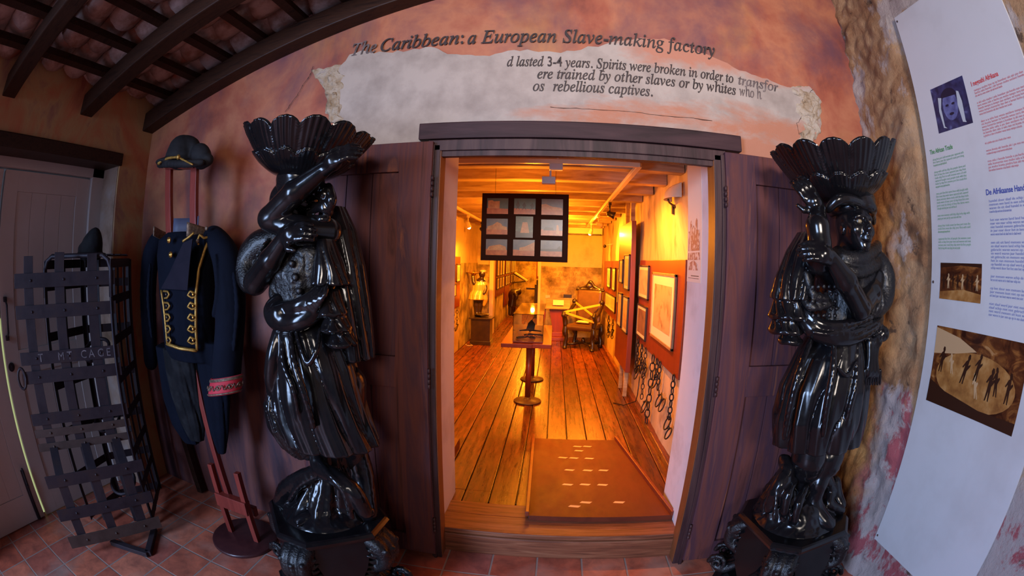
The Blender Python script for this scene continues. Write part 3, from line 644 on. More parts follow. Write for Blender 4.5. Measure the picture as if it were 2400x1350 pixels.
# ---- poster on the whitewashed reveal
t = thing('wall_poster', 'pale poster with a line engraving pasted on the right reveal of the doorway', 'poster', (.764, .35, 1.52))
m = MB(); m.b2((.7625, .225, 1.52), (.7655, .478, 2.195)); m.build('sheet', pbr('poster_paper', (.80, .68, .58), rough=.6), t)
def engraving():
    m, t2, b = nt('line_engraving'); v = coords(t2, (1, 5, 3)); wv = N(t2, 'ShaderNodeTexWave', wave_type='BANDS'); wv.inputs['Scale'].default_value = 6; wv.inputs['Distortion'].default_value = 9; wv.inputs['Detail'].default_value = 4
    t2.links.new(v, wv.inputs['Vector']); n = noise(t2, coords(t2), 22, 6, .7); mm = N(t2, 'ShaderNodeMath', operation='MULTIPLY'); t2.links.new(wv.outputs['Fac'], mm.inputs[0]); t2.links.new(n, mm.inputs[1])
    r = ramp(t2, [(.12, (.36, .14, .12)), (.30, (.78, .62, .52))], mm.outputs[0]); t2.links.new(r.outputs[0], b.inputs['Base Color']); b.inputs['Roughness'].default_value = .6; return m
M['engr'] = engraving()
m = MB()
def yz(poly, xx=.7618): m.add([(xx, y, z) for y, z in poly] + [(xx + .0006, y, z) for y, z in poly], [tuple(range(len(poly))), tuple(range(len(poly), 2 * len(poly)))])
yz([(.26, 1.69), (.46, 1.69), (.46, 1.80), (.43, 1.80), (.43, 1.845), (.415, 1.86), (.40, 1.845), (.40, 1.81), (.37, 1.83), (.34, 1.81), (.33, 1.85), (.315, 1.865), (.30, 1.85), (.30, 1.80), (.26, 1.80)])
yz([(.25, 1.64), (.47, 1.64), (.46, 1.68), (.26, 1.68)]); yz([(.28, 1.585), (.45, 1.585), (.43, 1.625), (.36, 1.64), (.30, 1.62)])
m.build('engraved_picture', 'engr', t)
m = MB(); yz([(.26, 1.552), (.40, 1.552), (.40, 1.557), (.26, 1.557)]); yz([(.26, 1.54), (.45, 1.54), (.45, 1.543), (.26, 1.543)]); m.build('caption', 'ink2', t)

# ---- nine photographs on a hanging panel
t = thing('photo_panel', 'black-brown hanging panel of nine postcards in the doorway upper middle', 'photo panel', (-.22, 1.31, 1.6))
PX0, PX1, PZ0, PZ1, PY = -.547, .098, 1.60, 2.105, 1.30
m = MB(); m.b2((PX0, PY, PZ0), (PX1, PY + .02, PZ1), .003); m.build('backing_board', 'dkboard', t)
for xx in (-.45, 0.0): m = MB(); m.tube([(xx, PY + .01, PZ1), (xx, PY + .01, 2.408)], .0015, 5); m.build('hanging_wire', 'blackframe', t)
sky = [pbr('photo_sky', [(.06, .09, .14), (.20, .18, .17)], 9, 5, .3), pbr('photo_sea_sky', [(.05, .10, .10), (.10, .13, .11)], 9, 5, .3), pbr('photo_dark_trees', [(.05, .07, .04), (.12, .12, .07)], 30, 6, .3)]
grd = pbr('photo_ground', [(.34, .08, .012), (.55, .17, .03)], 30, 5, .3); bld = pbr('photo_building', [(.36, .14, .04), (.58, .30, .09)], 40, 4, .3); dkf = pbr('photo_dark_shapes', (.06, .035, .02), rough=.3)
cells = [(0, 0, 'box', 1), (1, 0, 'men', 1), (2, 0, 'house', 0), (0, 1, 'fort', 0), (1, 1, 'mill', 2), (2, 1, 'monument', 0), (0, 2, 'long', 0), (1, 2, 'wall', 0), (2, 2, 'field', 0)]
for cx_, cz_, kind, sk_ in cells:
    w_, h_ = (.158, .118) if kind != 'mill' else (.128, .158)
    xc = PX0 + .118 + cx_ * .2025; zc = PZ1 - .098 - cz_ * .1535
    f = MB(); f.b2((xc - w_ / 2, PY - .0025, zc - h_ / 2), (xc + w_ / 2, PY + .002, zc + h_ / 2)); po_ = f.build('postcard', sky[sk_], t)
    def q(poly, mt, nm, dy=.0005):
        g = MB(); P_ = [(xc + a * w_ / 2, PY - .0025 - dy, zc + b * h_ / 2) for a, b in poly]; g.add(P_, [tuple(range(len(P_)))]); g.build(nm, mt, po_)
    gz = -.35 if kind not in ('mill',) else -.5
    q([(-1, -1), (1, -1), (1, gz), (-1, gz + .1)], grd if kind != 'mill' else dkf, 'printed_ground')
    if kind == 'box': q([(-.9, -.3), (.2, -.3), (.2, .65), (-.35, .6), (-.5, .75), (-.9, .7)], bld, 'printed_building', .001)
    elif kind == 'men':
        for a, s_ in ((-.65, 1.0), (-.05, .75), (.7, .6)): q([(a - .18, -.5), (a - .1, -.1 * s_), (a - .2, .2 * s_), (a - .05, .55 * s_), (a, .75 * s_), (a + .08, .5 * s_), (a + .2, .1 * s_), (a + .1, -.1), (a + .2, -.5), (a, -.2)], dkf, 'printed_figure', .001)
    elif kind == 'house': q([(-1, -.4), (.95, -.4), (.9, -.1), (0, .05), (-.6, .35), (-1, .3)], bld, 'printed_building', .001)
    elif kind == 'fort': q([(-.9, -.4), (.95, -.4), (.95, -.05), (.5, .1), (.4, .35), (0, .6), (-.4, .2), (-.9, 0)], bld, 'printed_building', .001)
    elif kind == 'mill': q([(-.45, -.55), (.6, -.55), (.35, .45), (-.2, .45)], bld, 'printed_building', .001)
    elif kind == 'monument': q([(.4, -.8), (.7, -.8), (.62, .25), (.5, .4), (.44, .25)], bld, 'printed_building', .0014); q([(-.8, -.35), (.2, -.35), (.1, 0), (-.6, .05)], dkf, 'printed_building', .001)
    elif kind == 'long': q([(-.9, -.4), (.95, -.35), (.85, .1), (.3, .35), (-.7, .1)], bld, 'printed_building', .001)
    elif kind == 'wall': q([(-.4, -.4), (1, -.35), (1, .75), (.1, .15), (-.4, .0)], bld, 'printed_building', .001)
    else: q([(-1, -.1), (.5, -.05), (.75, .35), (.95, -.2), (.95, -.35), (-1, -.35)], dkf, 'printed_trees', .001)

# ---- ceiling tracks and lamps
def track(nm, lb, a, b, w_=.035):
    m = MB(); m.bar(a, b, w_, .03, (0, 0, 1), .004); return tag(m.build(nm, 'cream'), lb, 'lamp track')
track('lamp_track', 'pale metal track running across the first joists just inside the doorway', (-1.2, .78, 2.235), (.535, .78, 2.235))
track('lamp_track', 'pale lamp track running away along the right side of the ceiling', (.535, .80, 2.24), (.56, 5.9, 2.24))
track('lamp_track', 'pale lamp track running away along the left side of the ceiling', (-1.21, 1.4, 2.24), (-1.19, 5.9, 2.24))
def lamp(lb, p, d, m_='cream', lit=True, group=None):
    t = thing('track_spotlight', lb, 'spotlight', p, group); p = Vector(p); d = Vector(d).normalized()
    m = MB(); m.box(p + Vector((0, 0, -.02)), (.03, .06, .035), None, .004); m.tube([p + Vector((0, 0, -.03)), p + Vector((0, 0, -.10))], .008, 8); m.build('stem', m_, t)
    c = p + Vector((0, 0, -.12)); m = MB(); m.tube([c - d * .035, c - d * .02, c + d * .03, c + d * .055], [.012, .024, .032, .040], 14); m.build('lamp_head', m_, t)
    if lit:
        m = MB(); m.ell(c + d * .058, (.024, .024, .024), 10); m.build('bulb', 'bulb', t)
    return c
L1 = lamp('lit spotlight on the left track, nearest the doorway', (-1.2, 3.15, 2.225), (.35, -.2, -.8))
L2 = lamp('second lit spotlight on the left track, behind the nearest one', (-1.2, 4.1, 2.225), (.2, .3, -.8))
lamp('unlit dark spotlight end of the left track beside the photo panel', (-1.19, 5.2, 2.225), (.6, .1, -.5), 'carved', False)
lamp('unlit black spotlight halfway along the right track', (.55, 2.5, 2.225), (.9, -.1, -.3), 'carved', False)
L3 = lamp('lit spotlight near the far end of the right track', (.56, 4.9, 2.225), (-.3, .4, -.8))
lamp('unlit pale spotlight farther along the right track beside the air conditioner', (.555, 3.7, 2.225), (.9, .2, -.3), 'cream', False)
for xx, zz, lb in ((.0, 2.215, 'upper white junction box under the cross track'), (-.045, 2.125, 'lower white sensor box hanging under the junction box')):
    m = MB(); m.box((xx, .80, zz - .01), (.085, .05, .045), None, .005); m.box((xx + .01, .80, zz + .03), (.012, .012, .05)); tag(m.build('junction_box', 'whiteplastic'), lb, 'junction box')
# lit track spotlights, then warm lights without fixtures
for (p, tgt, pw, an) in ((L1, (-.8, 2.9, 0), 34, 100), (L1, (-1.5, 4.0, 1.2), 16, 90), (L2, (-1.3, 5.4, 1.2), 75, 60), (L2, (-.3, 5.6, .1), 50, 110), (L3, (.62, 5.5, .5), 70, 80), (L3, (.2, 6.7, 1.2), 50, 110), (L3, (.93, 3.2, .9), 36, 120)):
    d = (Vector(tgt) - p).normalized(); spot('track_lamp_light', p + d * .09, tgt, pw * IK, ORANGE, an)
point('room_fill_light', (-.25, 2.9, 2.05), 16 * IK, ORANGE, .06); point('room_fill_light', (.1, 4.6, 2.0), 22 * IK, ORANGE, .06)  # added point fills for the room, no bulb hangs here
point('near_ceiling_fill_light', (-.25, 1.55, 1.95), 6.5 * IK, ORANGE, .05)  # added invisible point, turns the near ceiling and walls orange
spot('right_wall_fill_light', (.25, 1.5, 2.2), (.93, 1.7, 1.1), 46 * IK, ORANGE, 120)  # added spot to boost orange on the near right wall, no fitting
point('second_room_light', (-.5, 9.0, 2.1), 40 * IK, ORANGE, .06); point('second_room_light', (-.6, 11.3, 2.0), 22 * IK, ORANGE, .06)

# ---- air conditioner
t = thing('air_conditioner', 'long cream wall air conditioner high on the back wall', 'air conditioner', (.65, BY, 2.1))
m = MB(); m.b2((.24, BY - .2, 2.14), (RW - .02, BY, 2.35), .02); m.build('housing', 'cream', t); m = MB(); m.b2((.25, BY - .205, 2.135), (RW - .04, BY - .1, 2.16), .003); m.build('air_outlet', 'blackframe', t)
# ---- dome wall lamp
t = thing('wall_lamp', 'cream half-dome wall lamp on a bracket high on the right wall', 'wall lamp', (RW, 1.28, 2.1))
m = MB(); m.grid(lambda u, v: (RW - .02 - .10 * sin(pi * u) * cos(v * pi / 2), 1.25 + .14 * cos(pi * u), 2.10 + .11 * sin(v * pi / 2)), 16, 8); m.build('shade', 'cream', t)
m = MB(); m.tube([(RW, 1.34, 2.05), (RW - .05, 1.36, 2.09), (RW - .08, 1.28, 2.10)], .008, 8); m.box((RW - .01, 1.38, 2.04), (.03, .03, .08), None, .004); m.build('bracket', 'carved', t)
# ---- small sensor on arm, back right
t = thing('wall_sensor', 'small dark ball camera on a thin bracket high beside the tall board', 'camera', (RW, 5.2, 1.9)); m = MB(); m.tube([(RW, 5.1, 1.92), (RW - .10, 5.2, 1.90)], .008, 6); m.build('bracket', 'cream', t); m = MB(); m.ell((RW - .12, 5.22, 1.885), (.028, .028, .028), 12); m.build('camera_head', 'carved', t)
# ---- faded script on the back wall
for k, (z, s_) in enumerate(((1.44, 'Swem Mathew Johannes Thompson'), (1.345, 'San Juan Mulato'), (1.25, 'Alexi Thurum Mackun'), (1.155, 'Mulheniva opo'), (1.06, 'Malmsone Pot opinion'), (.965, 'Pronume Allexander'))):
    text(ital(s_), .095, (-.10 - .02 * (k % 2), BY - .0075, z), (1, 0, 0), (0, 0, 1), 'inkb', 'faded_wall_script', None, 0, .0005, 'LEFT', (.92, .80, .62, .55, .78, .52)[k])['kind'] = 'structure'
m = MB(); m.b2((.20, BY - .012, .92), (.36, BY - .004, .985), .002); tag(m.build('wall_plaque', 'blackframe'), 'small black name plate on the back wall above the lectern', 'plaque')
m = MB(); m.b2((-.15, BY - .02, .90), (-.06, BY - .004, .96), .003); tag(m.build('light_switch', 'whiteplastic'), 'pale switch plate on the back wall left of the lectern', 'switch')
# ---- lectern with paper
t = thing('lectern', 'wooden lectern with pedestal foot against the back wall left of the armchair', 'lectern', (.10, 6.35, FZ))
m = MB(); m.box((.10, 6.33, .83), (.44, .34, .025), Matrix.Rotation(radians(28), 3, 'X'), .004); m.box((.10, 6.46, .90), (.40, .02, .06), None, .004); m.build('desk_top', 'joist', t)
m = MB(); m.add([(-.06, 6.25, .72), (.26, 6.25, .72), (.26, 6.45, .80), (-.06, 6.45, .80), (.02, 6.28, .30), (.18, 6.28, .30), (.18, 6.42, .30), (.02, 6.42, .30)], [(0, 1, 2, 3), (4, 5, 6, 7), (0, 1, 5, 4), (1, 2, 6, 5), (2, 3, 7, 6), (3, 0, 4, 7)]); m.b2((-.04, 6.2, FZ), (.24, 6.5, .22), .01); m.b2((0, 6.25, .22), (.2, 6.45, .31), .01); m.build('pedestal', 'redboard', t)
m = MB(); m.box((.10, 6.28, .858), (.20, .17, .004), Matrix.Rotation(radians(28), 3, 'X')); tag(m.build('paper_sheet', pbr('bright_paper', (.92, .90, .80), rough=.5)), 'brightly lit sheet of paper lying on the lectern', 'paper')
# ---- display case on poles
t = thing('display_case', 'clear acrylic display case on a narrow table with two round-footed poles', 'display case', (-.235, 2.9, FZ))
m = MB(); m.b2((-.50, 2.36, .745), (-.19, 3.75, .785), .004); m.b2((-.19, 2.36, .748), (.0, 3.75, .788), .004); m.build('table_top', 'redboard', t)
for yy in (2.5, 3.4):
    m = MB(); m.lathe([(.0, 0), (.14, 0), (.145, .006), (.14, .014), (.05, .022), (.032, .03), (.03, .05)], (-.225, yy, FZ), 32); m.build('round_foot', 'carvedr', t); m = MB(); m.tube([(-.225, yy, FZ + .02), (-.225, yy, .75)], .030, 14); m.build('pole', 'redboard', t)
m = MB(); m.b2((-.39, 2.42, .79), (-.085, 3.6, .805), .002); m.build('case_floor', 'redboard', t)
m = MB(); m.b2((-.39, 2.42, .806), (-.385, 3.6, 1.075)); m.b2((-.09, 2.42, .806), (-.085, 3.6, 1.075)); m.b2((-.39, 2.415, .806), (-.085, 2.42, 1.075)); m.b2((-.39, 3.6, .806), (-.085, 3.605, 1.075)); m.b2((-.39, 2.415, 1.075), (-.085, 3.605, 1.08)); m.build('acrylic_cover', 'glass', t)
def torus(m, c, R_, r, ax=(0, 0, 1), sy=1.0, n=18, k=7, arc=2 * pi, a0=0):
    c = Vector(c); ax = Vector(ax).normalized(); u = ax.orthogonal().normalized(); v = ax.cross(u); full = arc > 6.2
    P_ = [c + u * R_ * cos(a0 + arc * i / n) + v * R_ * sy * sin(a0 + arc * i / n) for i in range(n if full else n + 1)]
    m.tube(P_, r, k, full); return m
m = MB(); torus(m, (-.32, 2.56, .82), .045, .007, (0, 0, 1), .7); torus(m, (-.21, 2.60, .82), .04, .007, (.2, 0, 1), .7); m.tube([(-.28, 2.56, .82), (-.25, 2.58, .825)], .006, 6); tag(m.build('hand_shackle', 'chain'), 'dark iron hand shackle at the front left of the display case floor', 'shackle')
m = MB(); m.tube([(-.36, 2.95, .83), (-.26, 2.9, .85), (-.12, 2.95, .83)], [.006, .013, .006], 8); m.tube([(-.30, 2.75, .815), (-.22, 2.72, .83), (-.10, 2.78, .815)], .009, 8); tag(m.build('iron_tool', 'chain'), 'long dark iron tool lying across the display case', 'tool')
m = MB(); m.prism([(0, 0), (.05, .02), (.06, .09), (.02, .14), (-.02, .10), (-.04, .03)], (-.25, 3.0, .81), (1, 0, 0), (0, 0, 1), (0, .03, 0)); m.tube([(-.24, 3.02, .93), (-.16, 3.05, 1.03)], .003, 6); tag(m.build('carved_object', M['lining']), 'bluish upright carved object standing in the display case', 'carving')
m = MB(); [m.ell((-.30 + .035 * i, 2.70 + .02 * sin(i * 2.2), .815), (.012, .010, .008), 8) for i in range(6)]; tag(m.build('bead_string', 'brass'), 'string of brassy beads in the middle of the display case', 'beads')
# ---- chains and shackles on the right wall
def hang(lb, y, z0, z1, n, cuffs=(), s=1.0, sway=.0, x=RW - .045, cat='chain'):
    t = thing('shackle_chain', lb, cat, (x, y, z0)); m = MB(); dz = (z0 - z1) / n
    for i in range(n):
        zc = z0 - dz * (i + .5); yy = y + sway * (i / n); ax = (1, .25, 0) if i % 2 == 0 else (.25, 1, 0)
        R_ = dz * .58; c = Vector((x, yy, zc)); a = Vector(ax).normalized(); u = Vector((0, 0, 1)); v = a.cross(u)
        m.tube([c + u * R_ * cos(q * pi / 7) + v * R_ * .50 * sin(q * pi / 7) for q in range(14)], .0042 * s, 6, True)
    m.build('chain_links', 'chain', t)
    for (cy_, cz_, R_) in cuffs:
        m = MB(); c = Vector((x, cy_, cz_)); m.tube([c + Vector((.02 * sin(q * pi / 10), R_ * .8 * cos(q * pi / 10), R_ * .8 * sin(q * pi / 10))) for q in range(20)], .0055, 6, True); m.ell(c + Vector((0, 0, R_ * .8)), (.012, .014, .012), 8); m.tube([c + Vector((0, 0, R_ * .8)), c + Vector((0, (y - cy_) * .3, R_ * .8 + .035))], .005, 6); m.build('cuff', 'chain', t)
    return t
hang('thick chain of large links hanging almost to the floor with one open cuff', 1.73, .84, .19, 9, ((1.93, .30, .065),), 1.35, .03)
hang('thin chain with two cuffs hanging left of the thick chain', 2.06, .84, .34, 10, ((2.06, .60, .06), (2.14, .64, .05)), 1.0)
hang('short chain ending in a pair of round cuffs below the near board', 1.47, .84, .60, 5, ((1.40, .53, .062), (1.28, .53, .062)), 1.2)
hang('short chain with a heavy cuff just right of the thick chain', 1.58, .84, .66, 4, ((1.60, .63, .06),), 1.2)
hang('chain nearest the doorway with two cuffs at the edge of the reveal', 1.03, .84, .50, 7, ((1.06, .46, .06), (1.0, .40, .05)), 1.2)
hang('dark bundle of chain hanging in the shadow left of the near board', 2.46, .86, .50, 8, ((2.46, .60, .07), (2.42, .50, .07), (2.38, .56, .05)), 1.7)
hang('second strand of the dark chain bundle beside the board on posts', 2.24, .84, .55, 7, ((2.22, .62, .06),), 1.3)
hang('brightly lit chain cluster under the far board near the armchair', 4.95, .80, .48, 6, ((4.9, .62, .06), (4.8, .52, .06)), 1.4)
hang('lit chain cluster just behind the posts under the far board', 4.45, .80, .52, 6, ((4.45, .60, .06),), 1.4)
hang('left wall chain with round cuffs under the left board', 4.25, .86, .60, 5, ((4.22, .54, .07),), 1.1, 0, -1.455)
hang('middle left wall chain with round cuffs under the left board', 4.45, .87, .60, 5, ((4.42, .54, .07),), 1.1, 0, -1.455)
hang('far left wall chain with round cuff nearest the small statue', 4.70, .88, .62, 5, ((4.68, .56, .07),), 1.1, 0, -1.455)
m = MB(); m.tube([(RW - .03, 2.32, .50), (RW - .03, 2.34, .30), (RW - .04, 2.36, .22), (RW - .15, 2.42, .16), (RW - .25, 2.5, .158)], .006, 6); tag(m.build('floor_cable', 'carved'), 'dark cable running down the wall to the floor below the board on posts', 'cable')
# ================================================================== sculpting: blended solids on a grid, turned into one surface
class Sculpt:
    def __init__(s, lo, hi, h):
        s.o = np.array(lo, float); s.h = h; s.n = tuple(int(math.ceil((b - a) / h)) + 1 for a, b in zip(lo, hi))
        s.ax = [s.o[i] + h * np.arange(s.n[i]) for i in range(3)]; s.D = np.full(s.n, 1.0, np.float32)
    def blk(s, lo, hi):
        sl = []; 
        for i in range(3):
            a = max(0, int((lo[i] - s.o[i]) / s.h)); b = min(s.n[i], int((hi[i] - s.o[i]) / s.h) + 2)
            if b <= a: return None, None
            sl.append(slice(a, b))
        X = s.ax[0][sl[0]][:, None, None]; Y = s.ax[1][sl[1]][None, :, None]; Z = s.ax[2][sl[2]][None, None, :]
        return tuple(sl), (X, Y, Z)
    def put(s, sl, d, k, sub=False):
        A = s.D[sl]
        if sub:
            hh = np.clip(.5 - .5 * (A + d) / max(k, 1e-6), 0, 1); s.D[sl] = A * (1 - hh) + (-d) * hh + k * hh * (1 - hh)
        else:
            hh = np.clip(.5 + .5 * (d - A) / max(k, 1e-6), 0, 1); s.D[sl] = d * (1 - hh) + A * hh - k * hh * (1 - hh)
    def cap(s, a, b, ra, rb, k=.015, sub=False):
        a = np.array(a, float); b = np.array(b, float); R = max(ra, rb) + k + .02
        sl, g = s.blk(np.minimum(a, b) - R, np.maximum(a, b) + R)
        if sl is None: return s
        X, Y, Z = g; ab = b - a; L = ab @ ab + 1e-12
        t = np.clip(((X - a[0]) * ab[0] + (Y - a[1]) * ab[1] + (Z - a[2]) * ab[2]) / L, 0, 1)
        d = np.sqrt((X - a[0] - t * ab[0]) ** 2 + (Y - a[1] - t * ab[1]) ** 2 + (Z - a[2] - t * ab[2]) ** 2) - (ra + (rb - ra) * t)
        s.put(sl, d, k, sub); return s
    def chain(s, pts, rad, k=.015, sub=False):
        if not isinstance(rad, (list, tuple)): rad = [rad] * len(pts)
        for i in range(len(pts) - 1): s.cap(pts[i], pts[i + 1], rad[i], rad[i + 1], k, sub)
        return s
    def curve(s, pts, rad, k=.012, m=5, sub=False):
        P = [Vector(p) for p in pts]; n = len(P); rad = rad if isinstance(rad, (list, tuple)) else [rad] * n; Q = []; Rr = []
        for i in range(n - 1):
            p0 = P[max(0, i - 1)]; p1 = P[i]; p2 = P[i + 1]; p3 = P[min(n - 1, i + 2)]
            for j in range(m):
                t = j / m; Q.append(.5 * ((2 * p1) + (p2 - p0) * t + (2 * p0 - 5 * p1 + 4 * p2 - p3) * t * t + (3 * p1 - p0 - 3 * p2 + p3) * t ** 3)); Rr.append(rad[i] * (1 - t) + rad[i + 1] * t)
        Q.append(P[-1]); Rr.append(rad[-1]); return s.chain(Q, Rr, k, sub)
    def ell(s, c, r, k=.015, sub=False, R=None):
        c = np.array(c, float); r = np.array(r, float); m = r.max() + k + .02; sl, g = s.blk(c - m, c + m)
        if sl is None: return s
        X, Y, Z = g[0] - c[0], g[1] - c[1], g[2] - c[2]
        if R is not None:
            Rm = np.array(R.transposed()); X, Y, Z = Rm[0, 0] * X + Rm[0, 1] * Y + Rm[0, 2] * Z, Rm[1, 0] * X + Rm[1, 1] * Y + Rm[1, 2] * Z, Rm[2, 0] * X + Rm[2, 1] * Y + Rm[2, 2] * Z
        k0 = np.sqrt((X / r[0]) ** 2 + (Y / r[1]) ** 2 + (Z / r[2]) ** 2); k1 = np.sqrt((X / r[0] ** 2) ** 2 + (Y / r[1] ** 2) ** 2 + (Z / r[2] ** 2) ** 2) + 1e-9
        s.put(sl, k0 * (k0 - 1) / k1, k, sub); return s
    def loft(s, secs, k=.015, fold=None, ang=0.0, hollow=0):
        """secs: (z, cx, cy, rx, ry) from top to bottom; fold(phi, z01, z) gives the relative swell of the outline"""
        A = np.array(sorted(secs), float); m = max(A[:, 3].max(), A[:, 4].max()) * 1.35 + k + .02
        lo = (A[:, 1].min() - m, A[:, 2].min() - m, A[0, 0] - k - .01); hi = (A[:, 1].max() + m, A[:, 2].max() + m, A[-1, 0] + k + .01)
        sl, g = s.blk(lo, hi)
        if sl is None: return s
        X, Y, Z = g; z = Z.ravel(); I = lambda j: np.interp(z, A[:, 0], A[:, j])[None, None, :]
        cx, cy, rx, ry = I(1), I(2), I(3), I(4); ca, sa = cos(ang), sin(ang)
        dx = (X - cx) * ca + (Y - cy) * sa; dy = -(X - cx) * sa + (Y - cy) * ca
        q = np.sqrt((dx / rx) ** 2 + (dy / ry) ** 2); ph = np.arctan2(dy / ry, dx / rx); z01 = (Z - A[0, 0]) / (A[-1, 0] - A[0, 0])
        f = fold(ph, z01, Z) if fold else 0
        d = (q - 1 - f) * np.minimum(rx, ry) * .8
        if hollow: d = np.maximum(d, -(d + hollow))
        d = np.maximum(d, np.maximum(A[0, 0] - Z, Z - A[-1, 0])); s.put(sl, d, k); return s
    def rough(s, amp, f):
        X, Y, Z = np.meshgrid(*s.ax, indexing='ij', sparse=True)
        s.D += amp * (np.sin(X * f + 2 * np.sin(Z * f * .6)) * np.sin(Y * f * 1.1 + 1.3 * np.sin(X * f * .7)) * np.sin(Z * f * .9 + np.sin(Y * f * .8))); return s
    def mesh(s, name, m, parent=None, smooth=True):
        D = s.D; n = np.array(D.shape); S_ = D < 0
        c = [D[i:n[0] - 1 + i, j:n[1] - 1 + j, k:n[2] - 1 + k] for i in (0, 1) for j in (0, 1) for k in (0, 1)]
        sg = np.stack([q < 0 for q in c]); cnt = sg.sum(0); mask = (cnt > 0) & (cnt < 8); I, J, K = np.nonzero(mask)
        V = np.stack([q[mask] for q in c], 1).astype(float)
        off = np.array([(i, j, k) for i in (0, 1) for j in (0, 1) for k in (0, 1)], float)
        acc = np.zeros((len(I), 3)); w_ = np.zeros(len(I))
        for a in range(8):
            for b in range(a + 1, 8):
                if abs(off[a] - off[b]).sum() != 1: continue
                x = (V[:, a] < 0) != (V[:, b] < 0); t = np.where(x, V[:, a] / (V[:, a] - V[:, b] + 1e-20), 0)
                acc += np.where(x[:, None], off[a] + t[:, None] * (off[b] - off[a]), 0); w_ += x
        P = (np.stack([I, J, K], 1) + acc / w_[:, None]) * s.h + s.o
        idx = -np.ones(mask.shape, np.int64); idx[mask] = np.arange(len(I)); F = []
        for ax in range(3):
            u, v = [(1, 2), (2, 0), (0, 1)][ax]; sa = [slice(None)] * 3; sb = [slice(None)] * 3; sa[ax] = slice(0, -1); sb[ax] = slice(1, None)
            A = S_[tuple(sa)]; B = S_[tuple(sb)]; e = A != B; E_ = np.stack(np.nonzero(e), 1); fl = A[e]
            ok = (E_[:, u] > 0) & (E_[:, v] > 0) & (E_[:, u] < n[u] - 1) & (E_[:, v] < n[v] - 1); E_ = E_[ok]; fl = fl[ok]
            q = []
            for du, dv in ((-1, -1), (0, -1), (0, 0), (-1, 0)):
                T = E_.copy(); T[:, u] += du; T[:, v] += dv; q.append(idx[T[:, 0], T[:, 1], T[:, 2]])
            Q = np.stack(q, 1); Q[~fl] = Q[~fl][:, ::-1]; F.append(Q)
        F = np.concatenate(F); F = F[(F >= 0).all(1)]
        P = P - np.array(parent_off(parent)); me = bpy.data.meshes.new(name)
        me.vertices.add(len(P)); me.vertices.foreach_set('co', P.astype(np.float32).ravel())
        me.loops.add(len(F) * 4); me.loops.foreach_set('vertex_index', F.astype(np.int32).ravel())
        me.polygons.add(len(F)); me.polygons.foreach_set('loop_start', np.arange(0, len(F) * 4, 4, dtype=np.int32)); me.polygons.foreach_set('loop_total', np.full(len(F), 4, np.int32))
        me.update(calc_edges=True); me.validate(); me.polygons.foreach_set('use_smooth', np.ones(len(me.polygons), bool))
        me.materials.append(M[m] if isinstance(m, str) else m); o = bpy.data.objects.new(name, me); COL.objects.link(o)
        if parent: o.parent = parent
        return o
def folds(n, amp, ph=0, tw=0, lo=.2, n2=0, a2=0):
    """sharp valleys and rounded ridges, deeper towards the hem"""
    def f(p, z, Z):
        dep = lo + (1 - lo) * (1 - z)
        a = np.abs(np.sin(n * .5 * p + ph + tw * z + .5 * np.sin(3 * p + 5 * z)))
        r = amp * dep * (2 * np.sqrt(a + 1e-4) - 1.2)
        if n2: r = r + a2 * dep * np.sin(n2 * p + 3 * z + 1.3 * ph)
        return r
    return f

# ================================================================== the two torchere statues
def shell(t, c, R_, tilt, H=.20, n=15, ph=0.0):
    """scalloped bowl: fluted wall, rippled rim, thickness"""
    c = Vector(c); Rt = Matrix.Rotation(tilt[0], 3, 'X') @ Matrix.Rotation(tilt[1], 3, 'Y')
    def surf(inner):
        def f(u, v):
            a = 2 * pi * u + ph; fl = abs(cos(n * .5 * a)); sh_ = fl ** .55; k = v ** .8
            r = R_ * (.30 + .70 * v ** .72) * (1 + .075 * k * (sh_ - .5)); z = H * (v ** 1.25) + .036 * (sh_ - .75) * v ** 3 + .014 * v * sin(2.3 * a + 1)
            lip = .50 + .07 * (fl - .5)
            if v < lip: r *= 1.0 + .075 * min(1, v / lip * 1.6)
            r += .0035 * sin(40 * v * pi + 2 * sin(5 * a)) * (1 - sh_) * min(1, 2 * v) + .0026 * sin(5 * n * a) * sh_ * v
            if inner: r -= .012; z += .006
            return tuple(c + Rt @ Vector((r * cos(a), r * sin(a), z)))
        return f
    m = MB(); NU = 15 * 24; NV = 44
    m.grid(surf(False), NU, NV, True, True); k0 = len(m.v); m.grid(surf(True), NU, 16, True, True)
    for i in range(NU):
        j = (i + 1) % NU; a = NV * NU + i; b = NV * NU + j; m.f.append((a, b, k0 + 16 * NU + j, k0 + 16 * NU + i)); m.smooth.append(True)
    m.f.append(tuple(range(NU))[::-1]); m.smooth.append(False)
    m.build('shell_bowl', 'bronze', t, False)
